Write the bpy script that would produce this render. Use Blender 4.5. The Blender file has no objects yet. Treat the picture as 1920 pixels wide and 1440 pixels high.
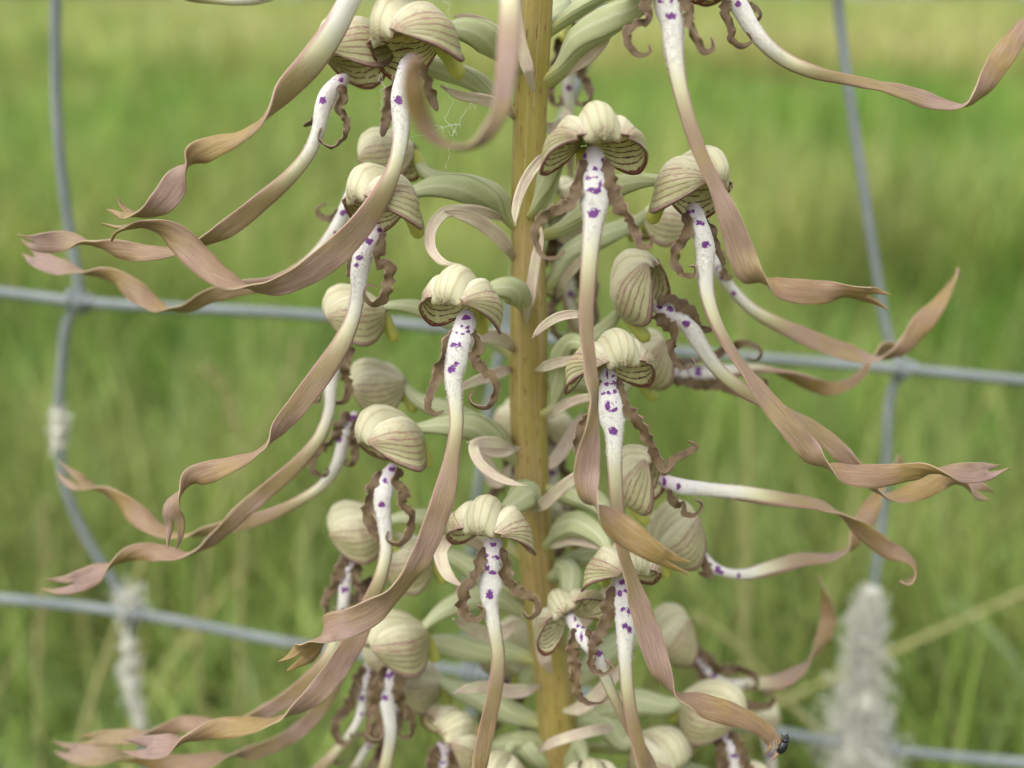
import bpy, math, random
import numpy as np
random.seed(7); rng = np.random.default_rng(7)
scene = bpy.context.scene
COL = scene.collection
R = math.radians

# ------------------------------------------------------------------ camera
F_PX = 1900.0            # focal length in photo pixels (1920 wide)
D0 = 175.0               # mm, distance of the reference plane z = 0
PITCH = R(14.0)
CAM = np.array([0.0, 0.0, 0.45])
FOCUS_Z = 2.0
APERTURE = 4.4           # mm
cam = bpy.data.cameras.new('camera'); camo = bpy.data.objects.new('camera', cam); COL.objects.link(camo)
cam.sensor_width = 36.0; cam.lens = 36.0 * F_PX / 1920.0
camo.location = CAM; camo.rotation_euler = (R(90) - PITCH, 0, 0)
cam.clip_start = 0.01; cam.clip_end = 1000
cam.dof.use_dof = True; cam.dof.focus_distance = (D0 - FOCUS_Z) / 1000.0
cam.dof.aperture_fstop = cam.lens / APERTURE
scene.camera = camo
scene.cycles.max_bounces = 5; scene.cycles.diffuse_bounces = 2; scene.cycles.transmission_bounces = 3

# ------------------------------------------------------------------ world, sun, exposure
world = bpy.data.worlds.new('World'); scene.world = world; world.use_nodes = True
wn = world.node_tree.nodes; wl = world.node_tree.links
bg = wn['Background']
sky = wn.new('ShaderNodeTexSky'); sky.sky_type = 'NISHITA'; sky.sun_disc = False
SUN_EL, SUN_AZ = R(58), R(-40)
sky.sun_elevation = SUN_EL; sky.sun_rotation = R(180) - SUN_AZ
sky.air_density = 1.0; sky.dust_density = 3.0; sky.ozone_density = 0.6
hs = wn.new('ShaderNodeHueSaturation'); hs.inputs['Saturation'].default_value = 0.22   # overcast: the cloud takes the blue out
wl.new(sky.outputs[0], hs.inputs['Color']); wl.new(hs.outputs[0], bg.inputs['Color'])
bg.inputs['Strength'].default_value = 0.15
sl = bpy.data.lights.new('sun', 'SUN'); sl.energy = 0.8; sl.angle = R(60); sl.color = (1.0, 0.97, 0.92)
so = bpy.data.objects.new('sun', sl); COL.objects.link(so)
so.rotation_euler = (R(90) - SUN_EL, 0, SUN_AZ); so.location = (0, 0, 5)
vs = scene.view_settings
vs.view_transform = 'Standard'; vs.look = 'None'; vs.gamma = 1.0; vs.use_curve_mapping = False
vs.exposure = 0.98

# ------------------------------------------------------------------ view space <-> world
FWD = np.array([0, math.cos(PITCH), -math.sin(PITCH)])
UPV = np.array([0, math.sin(PITCH), math.cos(PITCH)])
RGT = np.array([1.0, 0, 0])
TAN = math.tan(PITCH)
def ppmm(z): return F_PX / (D0 - z)
def px(x, y, z):
    d = D0 - z
    return np.array([(x - 960.0) / F_PX * d, (720.0 - y) / F_PX * d, z])
def v2w(P):
    P = np.asarray(P, float)
    return CAM + (P[..., 0:1] * RGT + P[..., 1:2] * UPV + (D0 - P[..., 2:3]) * FWD) / 1000.0
def w2v(W):
    d = (np.asarray(W, float) - CAM) * 1000.0
    return np.stack([d @ RGT, d @ UPV, D0 - d @ FWD], -1)
def dirv(w):   # world direction -> view direction
    w = np.asarray(w, float); return np.array([w @ RGT, w @ UPV, -(w @ FWD)])
def zs(y): return -24.0 + (720.0 - y) / 10.0 * TAN          # the upright stem, seen by the tilted camera

# ------------------------------------------------------------------ node helpers
class NT:
    def __init__(s, name):
        s.m = bpy.data.materials.new(name); s.m.use_nodes = True
        s.t = s.m.node_tree; s.n = s.t.nodes; s.l = s.t.links; s.bsdf = s.n['Principled BSDF']
    def put(s, sock, v):
        if isinstance(v, (int, float)): sock.default_value = v
        elif isinstance(v, tuple): sock.default_value = v if len(v) == len(sock.default_value) else v + (1.0,)
        else: s.l.new(v, sock)
    def math(s, op, a, b=0.0, c=0.0, clamp=False):
        n = s.n.new('ShaderNodeMath'); n.operation = op; n.use_clamp = clamp
        s.put(n.inputs[0], a); s.put(n.inputs[1], b); s.put(n.inputs[2], c); return n.outputs[0]
    def mix(s, f, a, b):
        n = s.n.new('ShaderNodeMix'); n.data_type = 'RGBA'
        s.put(n.inputs[0], f); s.put(n.inputs[6], a); s.put(n.inputs[7], b); return n.outputs[2]
    def attr(s, name):
        n = s.n.new('ShaderNodeAttribute'); n.attribute_name = name; return n
    def sep(s, v):
        n = s.n.new('ShaderNodeSeparateXYZ'); s.l.new(v, n.inputs[0]); return n.outputs
    def comb(s, x, y, z=0.0):
        n = s.n.new('ShaderNodeCombineXYZ'); s.put(n.inputs[0], x); s.put(n.inputs[1], y); s.put(n.inputs[2], z); return n.outputs[0]
    def noise(s, vec, scale, detail=2.0, rough=0.5):
        n = s.n.new('ShaderNodeTexNoise'); n.inputs['Scale'].default_value = scale; n.inputs['Detail'].default_value = detail
        n.inputs['Roughness'].default_value = rough
        if vec is not None: s.l.new(vec, n.inputs['Vector'])
        return n.outputs['Fac']
    def smooth(s, x, lo, hi):
        n = s.n.new('ShaderNodeMapRange'); n.interpolation_type = 'SMOOTHSTEP'
        s.put(n.inputs[0], x); s.put(n.inputs[1], lo); s.put(n.inputs[2], hi); return n.outputs[0]
    def ramp(s, f, stops):
        n = s.n.new('ShaderNodeValToRGB'); e = n.color_ramp.elements
        while len(e) < len(stops): e.new(0.5)
        for i, (p, c) in enumerate(stops): e[i].position = p; e[i].color = c + (1.0,)
        s.put(n.inputs[0], f); return n.outputs[0]
    def obj(s):
        n = s.n.new('ShaderNodeTexCoord'); return n.outputs['Object']
    def done(s, col, rough=0.55, bump=None, bdist=0.0002, bstr=0.5, sss=0.0, sssr=0.0012, spec=0.35, sheen=0.0):
        b = s.bsdf; s.put(b.inputs['Base Color'], col); s.put(b.inputs['Roughness'], rough)
        b.inputs['Specular IOR Level'].default_value = spec
        if sss: 
            b.inputs['Subsurface Weight'].default_value = sss; b.inputs['Subsurface Radius'].default_value = (1.0, 0.7, 0.4)
            b.inputs['Subsurface Scale'].default_value = sssr
        if sheen: b.inputs['Sheen Weight'].default_value = sheen
        if bump is not None:
            n = s.n.new('ShaderNodeBump'); n.inputs['Strength'].default_value = bstr; n.inputs['Distance'].default_value = bdist
            s.l.new(bump, n.inputs['Height']); s.l.new(n.outputs[0], b.inputs['Normal'])
        return s.m

# ------------------------------------------------------------------ mesh helpers
def mk(name, V, quads, tris=None, mats=(), qm=None, attrs=None, parent=None, origin=None, smooth=True, world_space=False, fix=True):
    """one mesh object; V in view mm (or world metres); quads (n,4); tris (m,3)"""
    W = V if world_space else v2w(V)
    quads = np.asarray(quads, np.int64).reshape(-1, 4)
    tris = np.zeros((0, 3), np.int64) if tris is None else np.asarray(tris, np.int64).reshape(-1, 3)
    if fix and len(quads):
        c = W.mean(0); a, b, d = W[quads[:, 0]] - c, W[quads[:, 1]] - c, W[quads[:, 2]] - c
        if (np.cross(a, b) * d).sum() < 0: quads = quads[:, ::-1]; tris = tris[:, ::-1]
    if origin is None: origin = W.mean(0)
    origin = np.asarray(origin, float)
    me = bpy.data.meshes.new(name)
    nq, nt = len(quads), len(tris)
    me.vertices.add(len(W)); me.vertices.foreach_set('co', (W - origin).astype(np.float32).ravel())
    me.loops.add(nq * 4 + nt * 3); me.loops.foreach_set('vertex_index', np.concatenate([quads.ravel(), tris.ravel()]).astype(np.int32))
    me.polygons.add(nq + nt)
    ls = np.concatenate([np.arange(nq) * 4, nq * 4 + np.arange(nt) * 3]).astype(np.int32)
    me.polygons.foreach_set('loop_start', ls)
    me.polygons.foreach_set('loop_total', np.concatenate([np.full(nq, 4), np.full(nt, 3)]).astype(np.int32))
    if qm is not None:
        mi = np.concatenate([np.asarray(qm, np.int32), np.zeros(nt, np.int32)]); me.polygons.foreach_set('material_index', mi)
    me.polygons.foreach_set('use_smooth', np.full(nq + nt, smooth))
    for m in mats: me.materials.append(m)
    for k, (tp, arr) in (attrs or {}).items():
        at = me.attributes.new(k, tp, 'POINT')
        at.data.foreach_set('vector' if tp == 'FLOAT_VECTOR' else ('color' if tp == 'FLOAT_COLOR' else 'value'), np.asarray(arr, np.float32).ravel())
    me.update(calc_edges=True); me.validate()
    o = bpy.data.objects.new(name, me); COL.objects.link(o)
    if parent is not None:
        o.parent = parent; o.location = origin - np.array(parent['_o'])
    else: o.location = origin
    o['_o'] = [float(v) for v in origin]
    return o
def empty(name, loc):
    o = bpy.data.objects.new(name, None); COL.objects.link(o); o.location = loc; o.empty_display_size = 0.01
    o['_o'] = [float(v) for v in loc]; return o
def tag(o, label=None, cat=None, group=None, kind=None):
    if label: o['label'] = label
    if cat: o['category'] = cat
    if group: o['group'] = group
    if kind: o['kind'] = kind
    return o

def spline(C, n):
    """smooth curve through control rows (any columns); chord-length parameter on the first three"""
    C = np.asarray(C, float)
    d = np.maximum(np.linalg.norm(np.diff(C[:, :3], axis=0), axis=1), 1e-6) ** 0.7
    s = np.concatenate([[0], np.cumsum(d)]); h = np.diff(s)
    if len(C) == 2: m = np.repeat(np.diff(C, axis=0) / h[:, None], 2, 0)
    else:
        sl_ = np.diff(C, axis=0) / h[:, None]
        m = np.empty_like(C); m[1:-1] = (sl_[:-1] * h[1:, None] + sl_[1:] * h[:-1, None]) / (h[1:] + h[:-1])[:, None]
        m[0] = 1.5 * sl_[0] - 0.5 * m[1]; m[-1] = 1.5 * sl_[-1] - 0.5 * m[-2]
    t = np.linspace(0, s[-1], n); i = np.clip(np.searchsorted(s, t, side='right') - 1, 0, len(h) - 1)
    u = ((t - s[i]) / h[i])[:, None]; hh = h[i][:, None]
    return ((2*u**3 - 3*u**2 + 1) * C[i] + (u**3 - 2*u**2 + u) * hh * m[i] + (-2*u**3 + 3*u**2) * C[i+1] + (u**3 - u**2) * hh * m[i+1])
def resample(S):
    d = np.concatenate([[0], np.cumsum(np.linalg.norm(np.diff(S[:, :3], axis=0), axis=1))])
    t = np.linspace(0, d[-1], len(S)); return np.stack([np.interp(t, d, S[:, k]) for k in range(S.shape[1])], 1), t
def unit(a): return a / np.maximum(np.linalg.norm(a, axis=-1, keepdims=True), 1e-9)
def smooth1(a, k):
    for _ in range(k): a = np.concatenate([a[:1], (a[:-2] + 2*a[1:-1] + a[2:]) / 4, a[-1:]])
    return a

def frames(P, roll):
    T = unit(np.gradient(P, axis=0)); c = unit(np.array([0, 0, D0]) - P)
    w0 = unit(smooth1(np.cross(T, c), 3)); n0 = np.cross(w0, T)
    cr, sr = np.cos(roll)[:, None], np.sin(roll)[:, None]
    return T, cr * w0 + sr * n0, cr * n0 - sr * w0
def band(P, hw, th, roll, K=8, cup=0.0, ruffle=None, v0=-1.0, v1=1.0, u=None, slen=None, edge=None, pw=0.6):
    """closed flat band: P (n,3), half width hw, thickness th, roll (rad), front/back faces separate."""
    n = len(P); T, w, nn = frames(P, roll)
    k = np.arange(K + 1); vv = -np.cos(np.pi * k / K) * 0.5 + 0.5
    vf = vv; vb = vv[::-1][1:-1]
    ring = np.concatenate([vf, vb]); side = np.concatenate([np.ones(K + 1), -np.ones(K - 1)]); side[0] = side[K] = 0
    M = len(ring)
    v0a = np.broadcast_to(np.asarray(v0, float), (n,))[:, None]; v1a = np.broadcast_to(np.asarray(v1, float), (n,))[:, None]
    v = v0a + (v1a - v0a) * ring[None, :]
    prof = np.sqrt(np.clip(1 - (2 * ring - 1) ** 2, 0, 1)) ** pw
    th = np.broadcast_to(np.asarray(th, float), (n,)); cup = np.broadcast_to(np.asarray(cup, float), (n,))
    off = (side * prof)[None, :] * th[:, None] / 2 + cup[:, None] * (v ** 2) * hw[:, None]
    if ruffle is not None: off = off + ruffle(v, slen)
    wv = v * hw[:, None]
    if edge is not None: wv = wv * edge(v, slen)
    V = P[:, None, :] + w[:, None, :] * wv[..., None] + nn[:, None, :] * off[..., None]
    tc = np.stack([np.repeat(u[:, None], M, 1), v, np.repeat(slen[:, None], M, 1)], -1)
    V = V.reshape(-1, 3); tc = tc.reshape(-1, 3)
    i = np.arange(n - 1)[:, None]; j = np.arange(M)[None, :]; j2 = (j + 1) % M
    q = np.stack([i * M + j, i * M + j2, (i + 1) * M + j2, (i + 1) * M + j], -1).reshape(-1, 4)
    qm = np.repeat((np.arange(M) >= K).astype(int)[None, :], n - 1, 0).ravel()
    # caps
    jj = np.arange(M); b = (n - 1) * M; c0 = len(V)
    e0, e1 = V[:M], V[b:b + M]
    V = np.concatenate([V, e0, e0.mean(0)[None], e1, e1.mean(0)[None]])
    tc = np.concatenate([tc, tc[:M], tc[:M].mean(0)[None], tc[b:b + M], tc[b:b + M].mean(0)[None]])
    t0 = np.stack([np.full(M, c0 + M), c0 + (jj + 1) % M, c0 + jj], 1)
    t1 = np.stack([np.full(M, c0 + 2*M + 1), c0 + M + 1 + jj, c0 + M + 1 + (jj + 1) % M], 1)
    return V, q, np.concatenate([t0, t1]), qm, tc
def join(parts):
    V, Q, Tr, M, TC = [], [], [], [], []; o = 0
    for (v, q, t, m, tc) in parts:
        V.append(v); Q.append(q + o); Tr.append(t + o); M.append(m); TC.append(tc); o += len(v)
    return np.concatenate(V), np.concatenate(Q), np.concatenate(Tr), np.concatenate(M), np.concatenate(TC)
def tube(P, r, K=10, rib=None, slen=None, ry=1.0):
    n = len(P); T, w, nn = frames(P, np.zeros(n)); th = np.linspace(0, 2*np.pi, K, endpoint=False)
    u = np.linspace(0, 1, n); rr = np.repeat(np.asarray(r, float)[:, None], K, 1)
    if rib is not None: rr = rr * rib(th[None, :], u[:, None])
    V = P[:, None] + w[:, None] * (np.cos(th)[None, :] * rr)[..., None] + nn[:, None] * (np.sin(th)[None, :] * rr * ry)[..., None]
    tc = np.stack([np.repeat(u[:, None], K, 1), np.repeat(th[None, :], n, 0) / (2*np.pi), np.zeros((n, K))], -1).reshape(-1, 3)
    V = V.reshape(-1, 3)
    i = np.arange(n - 1)[:, None]; j = np.arange(K)[None, :]; j2 = (j + 1) % K
    q = np.stack([i*K + j, i*K + j2, (i+1)*K + j2, (i+1)*K + j], -1).reshape(-1, 4)
    c0, c1 = len(V), len(V) + 1; V = np.concatenate([V, P[:1] - T[:1]*r[0]*0.4, P[-1:] + T[-1:]*r[-1]*0.4]); tc = np.concatenate([tc, [[0, 0, 0], [1, 0, 0]]])
    jj = np.arange(K); b = (n-1)*K
    t = np.concatenate([np.stack([np.full(K, c0), (jj+1) % K, jj], 1), np.stack([np.full(K, c1), b + jj, b + (jj+1) % K], 1)])
    return V, q, t, np.zeros(len(q), int), tc
def ctrl(pts, z0=0.0):
    """(x, y, dz, width px, ...) photo points -> view mm rows"""
    out = []
    for p in pts:
        p = tuple(p) + (0,) * (5 - len(p))
        z = z0 + p[2]; P = px(p[0], p[1], z); out.append(list(P) + [p[3] / ppmm(z) / 2] + list(p[4:]))
    return np.array(out)

# ------------------------------------------------------------------ materials
def mat_sepal_outer():
    s = NT('sepal_outer'); a = s.sep(s.attr('tc').outputs['Vector']); t, v = a[0], a[1]; o = s.obj()
    n1 = s.noise(o, 260, 3); n2 = s.noise(o, 900, 3); n3 = s.noise(o, 2600, 2)
    base = s.mix(s.smooth(v, 0.08, 0.42), (0.63, 0.59, 0.42), (0.37, 0.355, 0.185))  # cream to green pigment; below the shoulder, hood shading is also put into the colour
    base = s.mix(s.math('MULTIPLY', s.smooth(n1, 0.35, 0.7), 0.35), base, (0.56, 0.52, 0.34))
    # veins along the sepal
    w = s.math('ADD', s.math('MULTIPLY', v, 8.0), s.math('MULTIPLY', s.math('SUBTRACT', n1, 0.5), 0.7))
    f = s.math('ABSOLUTE', s.math('SUBTRACT', s.math('FRACT', w), 0.5))
    vein = s.math('SUBTRACT', 1.0, s.smooth(f, 0.04, 0.22))
    veinm = s.math('MULTIPLY', vein, s.math('MULTIPLY', s.smooth(v, 0.12, 0.35), s.smooth(n2, 0.25, 0.5)))
    col = s.mix(s.math('MULTIPLY', veinm, 0.85), base, (0.24, 0.135, 0.10))
    # mauve flush on the shoulder and towards the tip, drawn out along the veins
    stv = s.comb(s.math('MULTIPLY', t, 7.0), s.math('MULTIPLY', v, 26.0), s.math('MULTIPLY', n1, 6.0)); ns = s.noise(stv, 1.0, 4, 0.7)
    bl = s.math('MULTIPLY', s.math('SUBTRACT', 1.0, s.smooth(s.math('ABSOLUTE', s.math('SUBTRACT', v, 0.40)), 0.04, 0.24)), s.smooth(ns, 0.44, 0.66))
    bl = s.math('MULTIPLY', bl, s.smooth(t, 0.10, 0.4))
    tip = s.math('MULTIPLY', s.smooth(t, 0.8, 1.0), s.smooth(n3, 0.3, 0.65))
    fl = s.math('MAXIMUM', s.math('MULTIPLY', bl, 0.72), s.math('MULTIPLY', tip, 0.75))
    col = s.mix(fl, col, (0.27, 0.12, 0.12))
    mar = s.math('MULTIPLY', s.smooth(v, 0.90, 0.985), 0.85)
    col = s.mix(mar, col, (0.17, 0.085, 0.08))
    col = s.mix(s.math('MULTIPLY', s.smooth(n3, 0.5, 0.75), 0.10), col, (0.75, 0.75, 0.6))
    h = s.math('ADD', s.math('MULTIPLY', vein, -0.4), s.math('MULTIPLY', n3, 0.35))
    return s.done(col, 0.5, h, 0.00016, 0.5, sss=0.35, spec=0.3)
def mat_dorsal():
    s = NT('dorsal_outer'); a = s.sep(s.attr('tc').outputs['Vector']); t, v = a[0], a[1]; o = s.obj()
    n1 = s.noise(o, 260, 3); n3 = s.noise(o, 2400, 3)
    f = s.math('ABSOLUTE', s.math('SUBTRACT', s.math('FRACT', s.math('ADD', s.math('MULTIPLY', v, 2.5), s.math('MULTIPLY', n1, 0.3))), 0.5))
    vein = s.math('SUBTRACT', 1.0, s.smooth(f, 0.02, 0.2))
    col = s.mix(n1, (0.64, 0.60, 0.42), (0.50, 0.475, 0.29))
    col = s.mix(s.math('MULTIPLY', vein, 0.55), col, (0.40, 0.33, 0.18))
    tip = s.math('MULTIPLY', s.smooth(s.math('ADD', t, s.math('MULTIPLY', s.math('SUBTRACT', n3, 0.5), 0.45)), 0.90, 1.08), 0.8)
    col = s.mix(tip, col, (0.22, 0.075, 0.07))
    ed = s.math('MULTIPLY', s.smooth(s.math('ABSOLUTE', v), 0.78, 1.0), s.smooth(n3, 0.35, 0.6))
    col = s.mix(s.math('MULTIPLY', ed, 0.45), col, (0.30, 0.15, 0.14))
    h = s.math('ADD', s.math('MULTIPLY', vein, -0.3), s.math('MULTIPLY', n3, 0.3))
    return s.done(col, 0.5, h, 0.0002, 0.5, sss=0.35, spec=0.3)
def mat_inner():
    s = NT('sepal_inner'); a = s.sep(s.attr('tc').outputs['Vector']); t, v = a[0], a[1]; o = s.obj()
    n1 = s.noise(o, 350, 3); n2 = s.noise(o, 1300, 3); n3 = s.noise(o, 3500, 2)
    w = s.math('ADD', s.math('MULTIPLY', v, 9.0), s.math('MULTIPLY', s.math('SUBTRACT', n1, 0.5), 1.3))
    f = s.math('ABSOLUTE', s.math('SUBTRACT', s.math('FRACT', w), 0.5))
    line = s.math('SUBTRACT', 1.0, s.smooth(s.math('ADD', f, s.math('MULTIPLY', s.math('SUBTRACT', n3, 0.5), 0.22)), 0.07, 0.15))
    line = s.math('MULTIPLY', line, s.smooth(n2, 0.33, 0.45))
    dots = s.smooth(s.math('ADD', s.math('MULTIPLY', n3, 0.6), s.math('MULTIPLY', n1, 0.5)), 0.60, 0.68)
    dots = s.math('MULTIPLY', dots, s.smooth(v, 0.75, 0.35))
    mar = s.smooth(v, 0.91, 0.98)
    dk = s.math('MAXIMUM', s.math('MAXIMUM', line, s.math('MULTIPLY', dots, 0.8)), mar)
    col = s.mix(s.smooth(n2, 0.3, 0.7), (0.80, 0.76, 0.45), (0.68, 0.62, 0.33))  # base colour lifted to offset the shade inside the hood
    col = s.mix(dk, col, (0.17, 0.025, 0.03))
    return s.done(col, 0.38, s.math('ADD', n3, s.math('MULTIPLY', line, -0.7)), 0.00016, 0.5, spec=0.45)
def mat_rim():
    s = NT('sepal_margin'); n = s.noise(s.obj(), 900, 2)
    return s.done(s.mix(n, (0.12, 0.045, 0.045), (0.24, 0.13, 0.10)), 0.5)
def mat_lip(name, back):
    s = NT(name); a = s.sep(s.attr('tc').outputs['Vector']); u, v, L = a[0], a[1], a[2]; o = s.obj()
    # streaks along the strap: noise squeezed across
    st = s.comb(s.math('MULTIPLY', L, 0.10), s.math('MULTIPLY', v, 3.2), 0.0)
    n1 = s.noise(st, 2.2, 4, 0.65); n2 = s.noise(o, 500, 3); n3 = s.noise(o, 2500, 2); nb = s.noise(o, 90, 2)
    if back: col = s.ramp(u, [(0.0, (0.62, 0.58, 0.48)), (0.17, (0.55, 0.42, 0.30)), (0.30, (0.34, 0.245, 0.10)), (0.5, (0.27, 0.18, 0.06)), (0.75, (0.25, 0.155, 0.07)), (1.0, (0.20, 0.115, 0.065))])  # golden back: the underside's shade and translucent light are put into its colour
    else: col = s.ramp(u, [(0.0, (0.58, 0.48, 0.51)), (0.06, (0.68, 0.645, 0.615)), (0.20, (0.66, 0.64, 0.56)), (0.29, (0.58, 0.56, 0.34)), (0.38, (0.32, 0.255, 0.13)), (0.52, (0.255, 0.175, 0.11)), (0.78, (0.235, 0.155, 0.10)), (1.0, (0.18, 0.11, 0.075))])
    far = s.smooth(u, 0.22, 0.42)
    hue = s.mix(s.smooth(nb, 0.35, 0.65), (0.24, 0.18, 0.065) if not back else (0.25, 0.175, 0.04), (0.265, 0.172, 0.15) if not back else (0.23, 0.145, 0.095))
    col = s.mix(s.math('MULTIPLY', far, 0.7), col, hue)
    col = s.mix(s.math('MULTIPLY', s.math('MULTIPLY', s.smooth(n1, 0.42, 0.70), far), 0.38), col, (0.38, 0.295, 0.185))
    col = s.mix(s.math('MULTIPLY', s.math('MULTIPLY', s.smooth(n1, 0.50, 0.25), far), 0.42), col, (0.165, 0.085, 0.065))
    ed = s.smooth(s.math('ABSOLUTE', v), 0.62, 0.98)
    mid = s.math('MULTIPLY', s.smooth(u, 0.10, 0.24), s.smooth(u, 0.60, 0.42))
    col = s.mix(s.math('MULTIPLY', s.math('MULTIPLY', ed, mid), 0.85), col, (0.30, 0.16, 0.14))
    rim = s.smooth(s.math('ABSOLUTE', v), 0.955, 0.99)
    col = s.mix(s.math('MULTIPLY', s.math('MULTIPLY', rim, far), 0.6), col, (0.50, 0.40, 0.29))
    if not back:
        sp = s.attr('spot').outputs['Fac']
        sp = s.math('ADD', sp, s.math('ADD', s.math('MULTIPLY', s.math('SUBTRACT', n3, 0.5), 0.9), s.math('MULTIPLY', s.math('SUBTRACT', n2, 0.5), 0.5)))
        col = s.mix(s.math('MULTIPLY', s.smooth(sp, 0.42, 0.60), 0.95), col, (0.14, 0.008, 0.20))
    fl = s.math('MULTIPLY', s.smooth(n3, 0.70, 0.80), far)
    col = s.mix(s.math('MULTIPLY', fl, 0.35), col, (0.2, 0.1, 0.08))
    h = s.math('ADD', s.math('MULTIPLY', n1, 1.0), s.math('MULTIPLY', n3, 0.35))
    return s.done(col, 0.5, h, 0.0002, 0.5, sss=0.25, spec=0.35)
def mat_simple(name, c1, c2, scale=300, streak=True, c3=None, rough=0.55, sss=0.0, bd=0.0002, spec=0.35, rim=None):
    s = NT(name); a = s.sep(s.attr('tc').outputs['Vector']); o = s.obj()
    n = s.noise(s.comb(s.math('MULTIPLY', a[2], 0.15), s.math('MULTIPLY', a[1], 3.5)), 2.0, 4, 0.6) if streak else s.noise(o, scale, 3)
    nb = s.noise(o, scale, 3); n3 = s.noise(o, 2500, 2)
    col = s.mix(s.smooth(n, 0.3, 0.7), c1, c2)
    if c3: col = s.mix(s.math('MULTIPLY', s.smooth(nb, 0.42, 0.68), 0.8), col, c3)
    if rim: col = s.mix(s.math('MULTIPLY', s.smooth(s.math('ABSOLUTE', a[1]), 0.80, 0.97), 0.75), col, rim)
    return s.done(col, rough, s.math('ADD', n, s.math('MULTIPLY', n3, 0.4)), bd, 0.55, sss=sss, spec=spec)
def mat_ovary():
    s = NT('ovary_green'); a = s.sep(s.attr('tc').outputs['Vector']); u, th = a[0], a[1]; o = s.obj()
    n1 = s.noise(o, 250, 3); n3 = s.noise(o, 2500, 2)
    w = s.math('ADD', th, s.math('MULTIPLY', u, 0.35))
    f = s.math('ABSOLUTE', s.math('SUBTRACT', s.math('FRACT', s.math('MULTIPLY', w, 3.0)), 0.5))
    line = s.math('SUBTRACT', 1.0, s.smooth(f, 0.015, 0.06))
    ridge = s.smooth(f, 0.36, 0.49)
    col = s.mix(n1, (0.36, 0.40, 0.20), (0.44, 0.46, 0.26))
    col = s.mix(s.math('MULTIPLY', ridge, 0.55), col, (0.56, 0.57, 0.38))
    col = s.mix(s.math('MULTIPLY', line, 0.6), col, (0.18, 0.20, 0.08))
    col = s.mix(s.smooth(u, 0.70, 0.95), col, (0.40, 0.38, 0.12))
    col = s.mix(s.math('MULTIPLY', s.smooth(n3, 0.66, 0.8), 0.25), col, (0.2, 0.2, 0.1))
    return s.done(col, 0.45, s.math('ADD', n3, s.math('MULTIPLY', line, -1.0)), 0.00015, 0.45, spec=0.35)
def mat_stem():
    s = NT('stem_skin'); a = s.sep(s.attr('tc').outputs['Vector']); u, th = a[0], a[1]; o = s.obj()
    n1 = s.noise(o, 70, 3); st = s.noise(s.comb(s.math('MULTIPLY', u, 14.0), s.math('MULTIPLY', th, 40.0)), 1.0, 4, 0.6)
    fk = s.noise(s.comb(s.math('MULTIPLY', u, 150.0), s.math('MULTIPLY', th, 38.0)), 1.0, 2); n3 = s.noise(o, 1800, 3)
    col = s.mix(s.smooth(n1, 0.35, 0.65), (0.32, 0.26, 0.055), (0.38, 0.275, 0.10))
    col = s.mix(s.math('MULTIPLY', s.smooth(st, 0.50, 0.68), 0.7), col, (0.48, 0.36, 0.23))
    col = s.mix(s.math('MULTIPLY', s.smooth(st, 0.46, 0.32), 0.6), col, (0.235, 0.20, 0.035))
    col = s.mix(s.math('MULTIPLY', s.smooth(fk, 0.60, 0.70), 0.85), col, (0.20, 0.075, 0.035))
    col = s.mix(s.math('MULTIPLY', s.smooth(n3, 0.58, 0.75), 0.25), col, (0.5, 0.42, 0.22))
    return s.done(col, 0.45, s.math('ADD', st, s.math('MULTIPLY', n3, 0.4)), 0.0004, 0.5, spec=0.35)

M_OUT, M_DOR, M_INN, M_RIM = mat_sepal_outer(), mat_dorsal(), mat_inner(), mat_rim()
M_LIPF, M_LIPB = mat_lip('lip_front', False), mat_lip('lip_back', True)
M_LOBE = mat_simple('side_lobe_brown', (0.105, 0.073, 0.03), (0.165, 0.11, 0.055), 350, True, (0.085, 0.046, 0.028), rim=(0.30, 0.20, 0.15))
M_LOBEB = mat_simple('side_lobe_back', (0.20, 0.135, 0.09), (0.145, 0.098, 0.052), 350, True, (0.19, 0.115, 0.095), rim=(0.32, 0.22, 0.17))
M_OV = mat_ovary(); M_STEM = mat_stem()
M_BRACT = mat_simple('bract_cream', (0.60, 0.52, 0.40), (0.50, 0.36, 0.28), 300, True, (0.58, 0.54, 0.36))
M_SPUR = mat_simple('spur_yellow_green', (0.46, 0.46, 0.09), (0.40, 0.42, 0.10), 300, False, sss=0.3, rough=0.35)
M_COLUMN = mat_simple('column_yellow', (0.55, 0.46, 0.16), (0.40, 0.22, 0.10), 900, False, rough=0.35)
M_THROAT = mat_simple('petal_brown', (0.30, 0.17, 0.08), (0.16, 0.05, 0.04), 900, True)
M_LEAF = mat_simple('leaf_green', (0.09, 0.14, 0.035), (0.13, 0.17, 0.05), 60, True)
def mat_hair():
    s = NT('papilla_white'); return s.done((0.84, 0.82, 0.82), 0.5, sss=0.2, sssr=0.0005)
M_PAP = mat_hair()

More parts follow.
